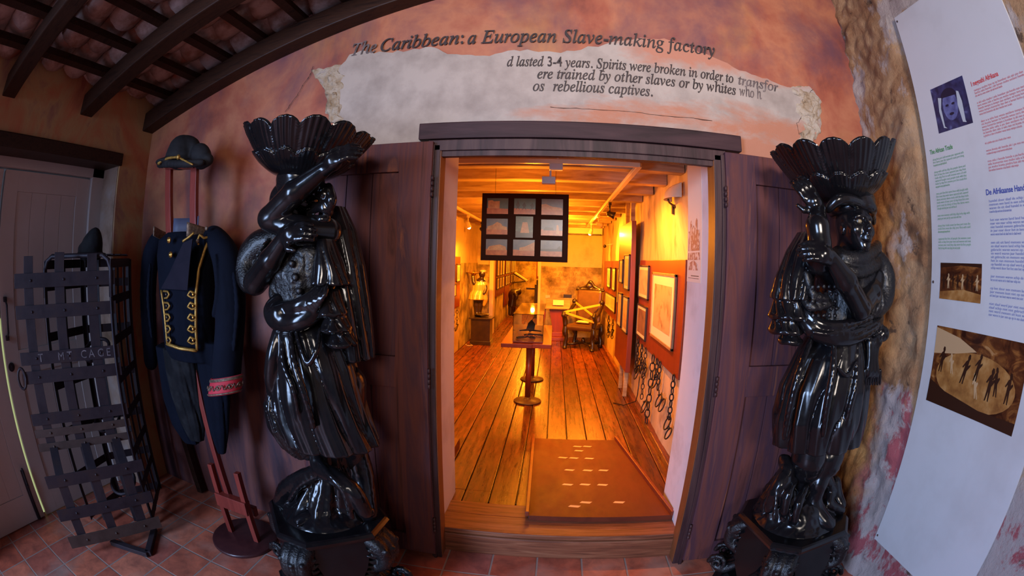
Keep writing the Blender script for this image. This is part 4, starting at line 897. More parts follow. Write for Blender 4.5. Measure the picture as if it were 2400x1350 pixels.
def pedestal(t, c, phi, R_=.285, H=.495):
    """four-cornered plinth with cut corners, scroll consoles, shield panels and a stepped foot"""
    C3 = Vector(c)
    def octo(r, cut, z):
        P = []
        for k in range(4):
            a = phi + k * pi / 2; u = Vector((cos(a), sin(a), 0)); v = Vector((-sin(a), cos(a), 0)); P += [u * r - v * cut, u * r + v * cut]
        return [(C3.x + p.x, C3.y + p.y, z) for p in P]
    def stack(m, secs):
        rings = [octo(*q) for q in secs]; n = 8; vs = [p for r in rings for p in r]; fs = []
        for i in range(len(rings) - 1):
            for k in range(n): k2 = (k + 1) % n; fs.append((i * n + k, i * n + k2, (i + 1) * n + k2, (i + 1) * n + k))
        fs += [tuple(range(n))[::-1], tuple((len(rings) - 1) * n + k for k in range(n))]; m.add(vs, fs)
    m = MB(); stack(m, [(R_ - .035, .065, H - .055), (R_ - .02, .068, H - .05), (R_ - .02, .07, H - .038), (R_, .075, H - .030), (R_ + .004, .076, H - .016), (R_ - .006, .074, H - .006), (R_ - .014, .07, H)])
    m.build('plinth_top', 'bronze', t)
    m = MB(); stack(m, [(R_ + .05, .09, 0), (R_ + .05, .09, .03), (R_ + .035, .085, .04), (R_ + .02, .08, .055), (R_ + .02, .078, .075), (R_, .07, .09), (R_ - .03, .06, .11)]); m.build('plinth_foot', 'bronze', t)
    m = MB(); stack(m, [(R_ - .07, .035, .10), (R_ - .11, .03, .18), (R_ - .10, .03, .30), (R_ - .04, .05, H - .05)]); m.build('plinth_body', 'bronze', t)
    for k in range(4):
        a = phi + k * pi / 2; u = Vector((cos(a), sin(a), 0)); v = Vector((-sin(a), cos(a), 0)); W = lambda r, z, s=0: C3 + u * (r + .028) + v * s + Vector((0, 0, z))
        s = Sculpt(tuple(W(R_ - .05, 0) - Vector((.17, .17, -.06))), tuple(W(R_ - .05, H) + Vector((.17, .17, -.02))), .0052)
        # S-scroll console with two volutes, acanthus leaf and beads
        for sd in (-.045, 0, .045):
            s.curve([W(R_ - .075, H - .07, sd), W(R_ - .02, H - .11, sd), W(R_ - .015, H - .19, sd), W(R_ - .09, H - .25, sd), W(R_ - .10, H - .31, sd), W(R_ - .03, H - .37, sd), W(R_ + .015, H - .36, sd)], [.03, .028, .026, .022, .020, .026, .022], .012)
        for cc_, r0, sg in ((W(R_ + .01, H - .335), .05, 1), (W(R_ - .03, H - .105), .036, -1)):
            for sd in (-.058, .058):
                P = []; 
                for q in range(18):
                    th = q * .62 * sg; rr = r0 * (1 - q / 20); P.append(cc_ + v * sd * (1 + .25 * q / 18) + (u * cos(th) + Vector((0, 0, 1)) * sin(th)) * rr)
                s.chain(P, [.014 * (1 - q / 30) for q in range(18)], .004)
        for q in range(7):
            z = H - .12 - q * .022; s.ell(W(R_ + .012 - .0035 * q * q * .3, z), (.017, .017, .013), .006)
        for sd in (-1, 1):
            for q in range(6): s.curve([W(R_ - .06, H - .10 - .03 * q), W(R_ - .035 - .008 * q, H - .12 - .03 * q, sd * .055), W(R_ - .06 - .01 * q, H - .10 - .034 * q, sd * .085)], [.010, .013, .006], .006, 3)
        s.mesh('scroll_console', 'bronze_rough', t)
        # shield panel between two consoles
        b = a + pi / 4; u2 = Vector((cos(b), sin(b), 0)); v2 = Vector((-sin(b), cos(b), 0)); rr = (R_ - .03) * .84
        sh = [(-.135, .0), (.135, .0), (.128, -.06), (.10, -.14), (.06, -.20), (.0, -.235), (-.06, -.20), (-.10, -.14), (-.128, -.06)]
        m = MB(); m.prism(sh, C3 + u2 * (rr - .03) + Vector((0, 0, H - .055)), v2, (-.22 * u2.x, -.22 * u2.y, 1), u2 * .03); m.build('shield_panel', 'bronze', t)
        m = MB(); P = [C3 + u2 * (rr + .004 + .22 * z_) + v2 * a_ * 1.05 + Vector((0, 0, H - .055 + z_)) for a_, z_ in sh[2:] + sh[:0]] 
        m.tube([P[0]] + P + [C3 + u2 * (rr + .004) + v2 * -.14 + Vector((0, 0, H - .06))], [.012 + .004 * (i % 2) for i in range(len(P) + 2)], 8); m.build('shield_garland', 'bronze_rough', t)

def hand(s, wrist, palm_dir, up, thumb_side, curl=.5, L=.085, k=.004):
    """palm and five separate bent fingers; palm_dir points from the wrist to the knuckles, up is the back of the hand"""
    d = Vector(palm_dir).normalized(); n = Vector(up).normalized(); sd = d.cross(n).normalized(); n = sd.cross(d); W = Vector(wrist); sd = sd * thumb_side
    s.ell(W + d * L * .5, (.034, .034, .034), .012); 
    for i in range(4): s.cap(W + d * .01 + sd * (.016 - .011 * i), W + d * L * .95 + sd * (.030 - .019 * i), .015, .012, .012)
    for i, ln in enumerate((.068, .078, .072, .055)):
        b = W + d * L * .95 + sd * (.031 - .0195 * i); p = b; dd = d.copy()
        for j, f in enumerate((.45, .32, .23)):
            a = curl * (.5, .8, .7)[j]; dd = (dd * cos(a) - n * sin(a)).normalized(); nn = n * cos(a) + dd * 0; q = p + dd * ln * f; s.cap(p, q, .0105 - .001 * j, .0098 - .001 * j, k); p = q
            n2 = sd.cross(dd) * thumb_side; n_ = n2
    b = W + d * L * .25 + sd * .028; p1 = b + (d * .5 + sd * .9).normalized() * .035; p2 = p1 + (d * .9 + sd * .3 - n * curl * .5).normalized() * .03
    s.cap(b, p1, .014, .012, .008); s.cap(p1, p2, .011, .008, .004); return s

def head(s, c, look, tilt_side=0, r=.085):
    f = Vector(look).normalized(); side = Vector((0, 0, 1)).cross(f).normalized(); upv = f.cross(side).normalized()
    R_ = Matrix((f, side, upv)).transposed(); P = lambda x, y, z: Vector(c) + R_ @ Vector((x * r, y * r, z * r))
    s.ell(P(-.08, 0, .2), (r * 1.05, r * .86, r * 1.08), .01, False, R_); s.ell(P(.28, 0, -.38), (r * .62, r * .60, r * .80), .025, False, R_)
    s.ell(P(.52, 0, -1.0), (r * .26, r * .28, r * .2), .02, False, R_)                       # chin
    for q in (-1, 1):
        s.ell(P(.52, q * .46, -.25), (r * .30, r * .28, r * .28), .015, False, R_)           # cheeks
        s.ell(P(.80, q * .30, .08), (r * .20, r * .20, r * .13), .008, True, R_)              # sockets
        s.ell(P(.74, q * .30, .08), (r * .14, r * .15, r * .10), .004, False, R_)             # eyeballs
        s.curve([P(.84, q * .10, .22), P(.86, q * .32, .29), P(.74, q * .54, .22)], [r * .07, r * .07, r * .05], .008)
        s.ell(P(-.02, q * .84, -.1), (r * .17, r * .08, r * .26), .006, False, R_); s.ell(P(0, q * .92, -.1), (r * .08, r * .05, r * .14), .004, True, R_)
        s.ell(P(.97, q * .13, -.36), (r * .10, r * .10, r * .09), .008, False, R_)
    s.curve([P(.86, 0, .22), P(1.0, 0, -.10), P(1.10, 0, -.33)], [r * .07, r * .09, r * .13], .012)
    s.curve([P(.78, -.26, -.60), P(.94, -.08, -.55), P(.94, .08, -.55), P(.78, .26, -.60)], [r * .05, r * .09, r * .09, r * .05], .006)
    s.curve([P(.76, -.24, -.68), P(.90, 0, -.72), P(.76, .24, -.68)], [r * .05, r * .11, r * .05], .006)
    s.curve([P(.80, -.27, -.635), P(.96, 0, -.635), P(.80, .27, -.635)], r * .018, .003, 4, True)
    return P

def make_statue(name, label, yc, seed, base_c, phi, J):
    """J: measured joints and folds of one statue: each entry is (px, py, dy) - where the photo shows it and how far it stands before the figure's axis"""
    t = thing(name, label, 'statue', base_c, 'torchere statues')
    G = lambda px, py, dy=0.0: on(px, py, 1, yc + dy)
    pedestal(t, base_c, phi)
    J(t, G, yc)
    return t

def left_statue(t, G, yc):
    lo, hi = (-1.45, -.83, .44), (-.55, -.18, 2.12)
    # ---- the body: head, neck, trunk, arms and legs in one surface
    s = Sculpt(lo, hi, .0055)
    P = head(s, G(675, 480, -.02), (-.86, -.42, -.30), 0, .079); neck = G(706, 545); s.cap(G(690, 500), neck, .055, .058, .02)
    s.loft([(G(0 + 715, 560).z, neck.x, yc, .10, .085), (G(712, 620).z, G(712, 620).x, yc, .135, .11), (G(712, 690).z, G(712, 690).x, yc, .115, .10), (G(715, 760).z, G(718, 760).x, yc, .135, .115)], .02)
    sh1 = G(768, 545, -.02); el1 = G(632, 512, -.15); wr1 = G(762, 395, -.17)
    s.chain([sh1, G(700, 540, -.12), el1], [.058, .052, .046], .02); s.chain([el1, G(690, 452, -.17), wr1], [.047, .046, .028], .012)
    hand(s, wr1, G(812, 352, -.19) - wr1, (-.5, -.8, .3), -1, .75, .085)
    sh2 = G(668, 590, .03); el2 = G(598, 662, -.10); wr2 = G(668, 556, -.17)
    s.chain([sh2, el2], [.060, .050], .02); s.chain([el2, G(634, 610, -.14), wr2], [.050, .046, .030], .01)
    hand(s, wr2, G(712, 535, -.20) - wr2, (-.3, -.85, .4), 1, .7, .075)
    # legs
    s.chain([G(765, 900), G(752, 1040, -.03), G(757, 1075, -.03), G(770, 1160, .02)], [.085, .062, .052, .034], .015)
    s.chain([G(810, 900, .03), G(826, 1040, .04), G(840, 1165, .10)], [.085, .058, .034], .015)
    s.curve([G(770, 1150, .02), G(764, 1190, -.02), G(728, 1212, -.12), G(700, 1222, -.16)], [.038, .042, .036, .022], .012)
    for q in range(5): a = G(712 + 5 * q, 1224 - q, -.17 + .012 * q); s.cap(a, a + Vector((-.012, -.028, -.004)), .011, .009, .005)
    s.curve([G(840, 1150, .10), G(846, 1185, .05), G(866, 1200, -.02)], [.036, .04, .024], .012)
    s.mesh('body', 'bronze', t)
    # ---- turban
    s = Sculpt((-1.2, -.7, 1.72), (-.75, -.25, 2.1), .005); hc = G(708, 458, .02)
    for i in range(5): zz = hc.z - .035 + .028 * i; s.curve([Vector((hc.x + .072 * cos(a * .7 + i), yc + .074 * sin(a * .7 + i), zz + .014 * sin(a * 1.3 + i * 2))) for a in range(10)], [.022 + .006 * (a % 2) for a in range(10)], .012)
    s.ell((hc.x, yc, hc.z + .05), (.085, .085, .07), .02)
    for (a, b, r) in (((770, 436), (768, 500), .018), ((752, 430), (752, 480), .016), ((776, 462), (722, 500), .014), ((775, 500), (728, 478), .013), ((770, 516), (720, 512), .014), ((762, 448), (728, 462), .014), ((742, 425), (720, 470), .016)): s.curve([G(*a, -.05), G((a[0] + b[0]) / 2 + 8, (a[1] + b[1]) / 2, -.075), G(*b, -.05)], [r * .7, r, r * .7], .01)
    s.mesh('turban', 'bronze', t)
    # ---- bodice with buttons
    s = Sculpt((-1.3, -.8, 1.2), (-.62, -.2, 1.85), .0055); q = lambda px, py: (G(px, py).z, G(px, py).x)
    sec = []
    for px, py, rx, ry in ((728, 545, .06, .075), (722, 590, .125, .105), (708, 640, .145, .125), (708, 690, .125, .115), (712, 745, .135, .12)): z, x = q(px, py); sec.append((z, x, yc, rx, ry))
    s.loft(sec, .012, folds(9, .03, .4, 2, .6, 23, .012)); s.rough(.0022, 150)
    for (px, py) in ((692, 650), (701, 682), (684, 618), (708, 716)): s.ell(G(px, py, -.128), (.015, .012, .015), .002)
    s.curve([G(655, 640, -.05), G(640, 690, -.10), G(668, 735, -.12)], [.02, .016, .02], .01)
    # puffed sleeve head over the lower arm
    s.curve([G(660, 560, .05), G(610, 575, .04), G(578, 620, .02), G(583, 668, -.02)], [.05, .06, .055, .035], .02)
    for i in range(7): s.curve([G(640 - 9 * i, 560 + 12 * i, .02), G(618 - 7 * i, 575 + 15 * i, -.055)], [.012, .008], .006)
    s.mesh('bodice', 'bronze_rough', t)
    # ---- sash knotted at the waist
    s = Sculpt((-1.3, -.8, 1.1), (-.62, -.2, 1.62), .0055)
    s.curve([G(656, 700, -.10), G(640, 728, -.12), G(655, 752, -.13), G(700, 752, -.145), G(738, 726, -.13), G(762, 690, -.09), G(780, 650, -.03)], [.022, .034, .036, .036, .030, .026, .022], .014)
    s.curve([G(660, 722, -.12), G(700, 716, -.155), G(740, 690, -.13), G(765, 655, -.08)], [.026, .026, .022, .016], .01)
    s.curve([G(645, 742, -.13), G(665, 762, -.14), G(720, 752, -.15), G(770, 715, -.09)], [.02, .022, .022, .016], .008)
    for i in range(6): s.curve([G(668 + 12 * i, 765 - 4 * i, -.152), G(700 + 12 * i, 722 - 6 * i, -.168), G(728 + 8 * i, 692 - 5 * i, -.13)], [.006, .009, .006], .005)
    s.ell(G(652, 735, -.15), (.035, .03, .035), .02); s.mesh('sash', 'bronze', t)
    # ---- long cape falling from the shoulder on the right
    s = Sculpt((-1.1, -.75, .95), (-.45, -.1, 1.9), .0058)
    sec = []
    for px, py, rx, ry in ((780, 485, .05, .055), (786, 540, .085, .085), (798, 620, .095, .10), (808, 700, .095, .11), (815, 780, .095, .11), (822, 838, .09, .105)): v_ = G(px, py, .07); sec.append((v_.z, v_.x, yc + .07, rx, ry))
    s.loft(sec, .01, folds(11, .16, .3, 1.5, .35, 27, .02))
    sec = []
    for px, py, rx, ry in ((765, 560, .03, .05), (772, 620, .055, .07), (776, 668, .07, .08)): v_ = G(px, py, -.06); sec.append((v_.z, v_.x, yc - .06, rx, ry))
    s.loft(sec, .01, folds(7, .14, 1, 1, .4))
    for (y0, y1, dx) in ((676, 735, 0), (728, 772, 12), (768, 805, 26)):
        sec = []
        for k2, py in enumerate((y0, (y0 + y1) / 2, y1)): v_ = G(776 + dx, py, -.07 - .01 * k2); sec.append((v_.z, v_.x, yc - .07 - .01 * k2, .03 + .012 * k2, .04 + .012 * k2))
        s.loft(sec, .008, folds(7, .22, dx, 2, .5))
        b = G(776 + dx, y1, -.09); s.curve([Vector((b.x + .045 * cos(a * .8), b.y + .055 * sin(a * .8), b.z)) for a in range(8)], .009, .006)
    s.mesh('cape', 'bronze', t)
    # ---- long pleated skirt
    s = Sculpt((-1.35, -.86, .68), (-.5, -.12, 1.45), .0056); sec = []
    for px, py, rx, ry in ((718, 738, .12, .115), (725, 780, .150, .14), (735, 850, .180, .16), (744, 920, .195, .17), (757, 975, .200, .17), (778, 1032, .200, .17)): v_ = G(px, py); sec.append((v_.z, v_.x, yc, rx, ry))
    s.loft(sec, .012, folds(11, .085, .9, 2.0, .25, 29, .016))
    s.curve([G(655, 770, -.10), G(640, 830, -.13), G(634, 890, -.12), G(645, 935, -.08)], [.02, .026, .024, .014], .012)
    s.curve([G(690, 760, -.14), G(706, 820, -.18), G(722, 852, -.19), G(742, 820, -.18), G(750, 770, -.13)], [.008, .009, .010, .009, .006], .006)
    s.curve([G(680, 765, -.13), G(690, 850, -.19), G(712, 920, -.20), G(735, 1000, -.18)], [.010, .014, .014, .010], .008)
    s.curve([G(664, 775, -.12), G(664, 850, -.17), G(690, 920, -.19), G(705, 1010, -.15)], [.008, .012, .012, .008], .008)
    # torn hanging front tail
    sec = []
    for px, py, rx, ry in ((656, 905, .05, .06), (660, 950, .075, .08), (676, 1000, .085, .08), (700, 1045, .080, .06), (716, 1070, .05, .04)): v_ = G(px, py, -.06); sec.append((v_.z, v_.x, yc - .06, rx, ry))
    s.loft(sec, .012, folds(9, .16, 2, 3, .5, 31, .05)); s.mesh('skirt', 'bronze', t)
    # ---- cloth swirling round the feet and the mound they stand on
    s = Sculpt((-1.3, -.86, .46), (-.52, -.12, .95), .0056)
    s.ell((t.location.x, t.location.y, .47), (.21, .21, .09), .03)
    sec = [(G(px, py).z, G(px, py).x, yc + .02, rx, ry) for px, py, rx, ry in ((775, 1040, .07, .07), (772, 1085, .08, .08), (770, 1130, .11, .11), (765, 1165, .15, .14), (762, 1202, .20, .19))]
    s.loft(sec, .02, folds(7, .16, 1.1, 3.2, .4, 19, .03), .6)
    s.curve([G(738, 1045, -.06), G(748, 1095, -.10), G(790, 1120, -.13), G(830, 1155, -.14), G(855, 1200, -.12)], [.022, .030, .034, .034, .030], .012)
    s.curve([G(742, 1070, -.08), G(770, 1110, -.15), G(806, 1150, -.17), G(824, 1212, -.15)], [.010, .014, .014, .012], .008)
    s.curve([G(758, 1100, -.10), G(714, 1118, -.09), G(672, 1146, -.06), G(655, 1182, -.03)], [.024, .034, .040, .03], .015)
    s.curve([G(748, 1112, -.12), G(705, 1135, -.12), G(680, 1172, -.11)], [.012, .014, .012], .008)
    s.curve([G(832, 1050, .06), G(848, 1110, .06), G(858, 1170, .02), G(866, 1205, 0)], [.045, .05, .04, .03], .015)
    s.ell(G(760, 1172, .0), (.11, .10, .07), .03); s.rough(.0012, 120); s.mesh('swirled_cloth', 'bronze', t)
    shell(t, G(700, 420, -.0), .275, (.0, .13), .185, 14, .3)

def right_statue(t, G, yc):
    lo, hi = (.72, -.86, .44), (1.72, -.12, 2.12)
    s = Sculpt(lo, hi, .0055)
    hc = G(2004, 536, -.06); look = (-.02, -.95, .22); P = head(s, hc, look, 0, .092); t['face'] = 1
    s.cap(G(1992, 560, -.02), G(1985, 610, 0), .055, .062, .02)
    sec = []
    for px, py, rx, ry in ((1985, 610, .10, .08), (1978, 660, .145, .115), (1970, 720, .12, .105), (1962, 775, .135, .115)): v_ = G(px, py); sec.append((v_.z, v_.x, yc, rx, ry))
    s.loft(sec, .02)
    # raised forearm carrying the bowl
    el1 = G(1921, 572, -.20); wr1 = G(1918, 492, -.14)
    s.chain([G(1945, 640, -.06), G(1918, 610, -.14), el1], [.055, .052, .045], .02); s.chain([el1, G(1916, 530, -.19), wr1], [.046, .046, .030], .012)
    hand(s, wr1, G(1893, 448, -.14) - wr1, (.2, -.9, -.35), -1, .5, .07)
    # the other arm across the chest, its hand closed round the raised elbow
    el2 = G(2016, 722, -.17); wr2 = G(1946, 602, -.235)
    s.chain([G(2050, 645, -.01), G(2040, 690, -.09), el2], [.058, .052, .046], .02); s.chain([el2, G(1984, 660, -.225), wr2], [.047, .044, .028], .012)
    hand(s, wr2, G(1893, 582, -.245) - wr2, (.1, -.9, .4), 1, .75, .07)
    # legs in breeches and boots
    s.chain([G(1925, 900), G(1903, 1020, -.05), G(1896, 1070, -.06), G(1892, 1098, -.05)], [.10, .085, .080, .066], .015); s.chain([G(1892, 1095, -.05), G(1884, 1130, -.02), G(1876, 1172, .0)], [.052, .046, .036], .008)
    s.chain([G(1970, 900), G(1954, 1020, -.02), G(1944, 1070, -.04), G(1940, 1092, -.05)], [.10, .080, .070, .060], .015); s.chain([G(1938, 1075, -.05), G(1918, 1130, -.06), G(1906, 1180, -.06)], [.055, .048, .036], .012)
    s.curve([G(1906, 1176, -.06), G(1912, 1196, -.08), G(1932, 1222, -.13), G(1946, 1232, -.15)], [.040, .040, .036, .024], .012)
    s.curve([G(1955, 1130, .04), G(1958, 1160, .02), G(1972, 1185, -.03)], [.034, .036, .024], .012)
    for cx_, cy_, r_ in ((1892, 1098, .060), (1939, 1094, .054)): c_ = G(cx_, cy_, -.05); s.chain([c_ + Vector((r_ * cos(q * .7), r_ * sin(q * .7), .004 * (q % 2))) for q in range(10)], .010, .005)
    s.mesh('body', 'bronze', t)
    for q in (-1, 1): m = MB(); m.ell(P(.765, q * .30, .08), (.0125, .0125, .009), 12); m.build('eye', 'eye', t)
    # ---- turban
    s = Sculpt((.95, -.8, 1.8), (1.55, -.2, 2.1), .005); c = G(1992, 482, .0)
    for i in range(4): s.curve([Vector((c.x + (.095 - .006 * i) * cos(a * .72 + i), yc - .02 + (.095 - .006 * i) * sin(a * .72 + i), c.z - .02 + .026 * i + .012 * sin(a * 1.2 + i * 2))) for a in range(10)], [.020 + .006 * (a % 2) for a in range(10)], .010)
    s.ell((c.x, yc - .01, c.z + .03), (.085, .085, .06), .02); s.curve([G(1940, 490, -.10), G(1965, 468, -.13), G(2000, 470, -.13), G(2038, 492, -.08), G(2046, 520, -.02)], [.016, .022, .022, .02, .016], .008)
    s.mesh('turban', 'bronze', t)
    # ---- hooded collar, bodice and sleeves
    s = Sculpt((.75, -.82, 1.15), (1.75, -.15, 1.85), .0055); sec = []
    for px, py, rx, ry in ((1988, 600, .10, .09), (1985, 640, .15, .12), (1975, 700, .135, .125), (1965, 745, .13, .12), (1958, 790, .14, .125)): v_ = G(px, py); sec.append((v_.z, v_.x, yc, rx, ry))
    s.loft(sec, .012, folds(9, .03, .4, 2, .6, 19, .012))
    s.curve([G(1962, 590, -.08), G(1982, 608, -.12), G(2020, 605, -.12), G(2050, 585, -.05), G(2056, 575, .02)], [.022, .030, .032, .026, .02], .014)
    s.curve([G(1970, 620, -.12), G(2005, 640, -.15), G(2045, 625, -.10), G(2065, 610, -.02)], [.016, .022, .024, .02], .012)
    s.curve([G(2058, 615, -.02), G(2072, 650, -.03), G(2070, 700, -.05), G(2050, 730, -.08)], [.045, .050, .045, .03], .02)
    for i in range(5): s.curve([G(2030 + 9 * i, 660 + 6 * i, -.10), G(2036 + 8 * i, 700 + 5 * i, -.11), G(2026 + 6 * i, 745, -.10)], [.008, .011, .007], .006)
    for i in range(4): s.curve([G(2000 + 14 * i, 655 + 4 * i, -.14 + .02 * i), G(1996 + 14 * i, 690, -.16 + .02 * i)], [.007, .009], .006)
    for i in range(26):
        px = 1905 + (i % 5) * 13 + 4 * (i // 5 % 2); py = 672 + (i // 5) * 17; s.ell(G(px, py, -.145 + .001 * (px - 1930) * .3), (.010, .008, .010), .004)
    s.curve([G(1888, 640, -.12), G(1905, 690, -.14), G(1940, 700, -.15)], [.012, .016, .010], .008)
    s.curve([G(1878, 690, -.10), G(1900, 720, -.14), G(1950, 712, -.15)], [.012, .014, .008], .008); s.rough(.0014, 160); s.mesh('bodice', 'bronze_rough', t)
    # ---- wide open sleeve hanging from the raised arm
    s = Sculpt((.72, -.8, 1.15), (1.3, -.15, 1.85), .0055); sec = []
    for px, py, rx, ry in ((1888, 545, .028, .05), (1876, 590, .055, .075), (1862, 650, .075, .085), (1850, 700, .075, .09)): v_ = G(px, py, -.04); sec.append((v_.z, v_.x, yc - .04, rx, ry))
    s.loft(sec, .01, folds(9, .14, .6, 1.6, .35, 25, .02))
    for (px, y0, y1, r) in ((1848, 696, 742, .07), (1842, 736, 776, .060), (1852, 768, 800, .04)):
        sec = [(G(px, py, -.05).z, G(px, py, -.05).x, yc - .05, r * f_, r * 1.1 * f_) for py, f_ in ((y0, .75), ((y0 + y1) / 2, .9), (y1, 1.1))]
        s.loft(sec, .008, folds(9, .2, px, 2, .5)); b = G(px, y1, -.05); s.curve([Vector((b.x + r * 1.05 * cos(a * .8), b.y + r * 1.1 * sin(a * .8), b.z + .004 * (a % 2))) for a in range(9)], .010, .006)
    s.mesh('sleeve', 'bronze', t)
    # ---- sash with hanging knot and tassels
    s = Sculpt((.9, -.82, .9), (1.75, -.15, 1.5), .0055)
    s.curve([G(1882, 748, -.10), G(1905, 772, -.13), G(1950, 790, -.15), G(2000, 788, -.15), G(2046, 766, -.11), G(2062, 745, -.05)], [.022, .030, .034, .032, .028, .02], .012)
    s.curve([G(1888, 730, -.11), G(1925, 760, -.15), G(1980, 762, -.165), G(2040, 742, -.12)], [.016, .020, .020, .016], .010)
    for i in range(5): s.curve([G(1905 + 14 * i, 778 + 2 * i, -.16), G(1945 + 14 * i, 782, -.182), G(1990 + 10 * i, 768, -.17)], [.005, .008, .005], .004)
    s.ell(G(2066, 782, -.10), (.040, .04, .036), .015); s.ell(G(2052, 800, -.11), (.034, .034, .03), .012)
    for i in range(3): s.curve([G(2038 + 8 * i, 800, -.12), G(2038 + 6 * i, 840, -.13), G(2034 + 9 * i, 874, -.13)], [.018, .016, .020], .006)
    for i in range(8): a = G(2028 + 5 * i, 868, -.14 + .008 * (i % 3)); s.cap(a, a + Vector((.002 * i, 0, -.06)), .008, .006, .003)
    s.mesh('sash', 'bronze', t)
    # ---- long skirt
    s = Sculpt((.72, -.86, .68), (1.72, -.1, 1.45), .0056); sec = []
    for px, py, rx, ry in ((1962, 770, .13, .12), (1952, 830, .185, .15), (1938, 900, .225, .17), (1925, 970, .235, .18), (1917, 1032, .225, .17)): v_ = G(px, py); sec.append((v_.z, v_.x, yc, rx, ry))
    s.loft(sec, .012, folds(11, .09, .2, -2.2, .25, 27, .016))
    s.curve([G(1900, 800, -.14), G(1870, 880, -.18), G(1850, 960, -.18), G(1838, 1026, -.15)], [.010, .014, .014, .010], .008)
    s.curve([G(1955, 800, -.15), G(1952, 870, -.19), G(1938, 950, -.2), G(1930, 1020, -.18)], [.010, .015, .015, .010], .008)
    s.curve([G(1962, 860, -.18), G(1985, 880, -.18), G(2005, 850, -.16)], [.006, .009, .006], .006)
    s.curve([G(2010, 800, -.12), G(2006, 890, -.17), G(1990, 960, -.18), G(1975, 1030, -.16)], [.010, .014, .014, .010], .008); s.mesh('skirt', 'bronze', t)
    # ---- drapery and rocky mound under the feet
    s = Sculpt((.78, -.84, .46), (1.62, -.05, .95), .0056)
    s.ell((t.location.x, t.location.y, .47), (.23, .22, .09), .03); s.ell(G(1872, 1205, -.02), (.14, .13, .11), .03)
    sec = [(G(px, py).z, G(px, py).x, yc + .05, rx, ry) for px, py, rx, ry in ((1866, 1105, .05, .05), (1862, 1140, .09, .08), (1860, 1175, .14, .13), (1868, 1222, .20, .19))]
    s.loft(sec, .02, folds(7, .14, .4, -2.6, .4, 19, .03), -.4)
    s.curve([G(1835, 1075, .03), G(1846, 1100, -.02), G(1826, 1140, -.06), G(1806, 1190, -.05)], [.02, .035, .034, .03], .015)
    s.curve([G(1862, 1125, -.06), G(1846, 1160, -.11), G(1838, 1205, -.12)], [.016, .022, .016], .01)
    s.curve([G(1890, 1140, -.08), G(1872, 1180, -.13), G(1862, 1225, -.14)], [.014, .020, .014], .01)
    s.curve([G(1935, 1120, .02), G(1948, 1150, .02), G(1940, 1180, -.02), G(1972, 1196, -.05)], [.03, .032, .03, .022], .012)
    for i in range(5): s.curve([G(1820 + 14 * i, 1160 + 8 * i, -.09), G(1815 + 20 * i, 1215 + 6 * i, -.12)], [.008, .010], .008)
    s.rough(.0022, 90); s.mesh('swirled_cloth', 'bronze', t)
    shell(t, G(1976, 476, -.0), .295, (0, -.12), .215, 14, .1)

SL_ = make_statue('torchere_statue', 'glossy black robed statue left of the doorway, head bowed behind its raised arm', -.47, 1, (-.95, -.47, 0), radians(265), left_statue)
SR_ = make_statue('torchere_statue', 'glossy black robed statue right of the doorway, face turned up towards the right', -.44, 2, (1.2, -.42, 0), radians(234), right_statue)
del SR_['face']
# ================================================================== costume on its stand
YC = -.33
G5 = lambda px, py, dy=0.0: on(px, py, 1, YC + dy)
t = thing('costume_stand', 'red wooden costume stand on a dark round base under the navy coat', 'stand', (-1.665, -.34, 0))
m = MB(); m.lathe([(.0, 0), (.205, 0), (.21, .006), (.21, .018), (.203, .024), (0.0, .024)], (-1.665, -.34, 0), 48); m.build('round_base', 'disc', t)
def post(a, b, w_=.034, d_=.034): 
    m = MB(); m.bar(a, b, w_, d_, (0, 1, 0), .003); m.build('upright', 'redwood', t)
post((-1.765, -.34, .02), (-1.80, -.34, .475)); post((-1.56, -.34, .02), (-1.59, -.34, .475)); 
m = MB(); m.bar((-1.80, -.345, .255), (-1.56, -.345, .255), .05, .085, (0, 0, 1), .003); m.build('crossbar', 'redwood', t)
m = MB(); m.bar((-1.80, -.28, .20), (-1.56, -.28, .20), .03, .06, (0, 0, 1), .003); m.build('crossbar', 'redwood', t)
m = MB(); m.bar((-1.715, -.315, .19), (-1.905, -.315, 1.66), .036, .036, (0, 1, 0), .003); m.build('centre_post', 'redwood', t)
m = MB(); m.bar((-1.845, -.334, .90), (-1.835, -.334, .80), .030, .003, (0, 1, 0)); m.build('white_label', 'whiteplastic', t)
a0, a1 = G5(402, 525), G5(397, 392); b0, b1 = G5(459, 525), G5(457, 390)
m = MB(); m.bar(a0 - Vector((0, 0, .12)), a1, .026, .05, (1, 0, 0), .003); m.bar(b0 - Vector((0, 0, .12)), b1, .026, .05, (1, 0, 0), .003); m.bar(a1 + Vector((-.012, 0, .0)), b1 + Vector((.012, 0, .0)), .05, .028, (0, 0, 1), .003); m.bar(a0 - Vector((0, 0, .12)), b0 - Vector((0, 0, .12)), .05, .03, (0, 0, 1), .003)
m.build('head_frame', 'redwood', t)
# ---- the coat
ct = thing('uniform_coat', 'navy tailcoat uniform with gold braid hanging on the red stand', 'coat', (-1.85, YC, .5))
s = Sculpt((-2.42, -.62, .45), (-1.28, -.06, 2.0), .0062)
sec = []
for px, py, rx, ry in ((432, 545, .115, .09), (433, 562, .20, .12), (435, 600, .215, .135), (437, 680, .195, .135), (440, 750, .18, .13), (445, 815, .185, .12), (452, 840, .17, .10)): v_ = G5(px, py); sec.append((v_.z, v_.x, YC, rx, ry))
s.loft(sec, .02, folds(8, .02, .3, 2, .4, 19, .008))
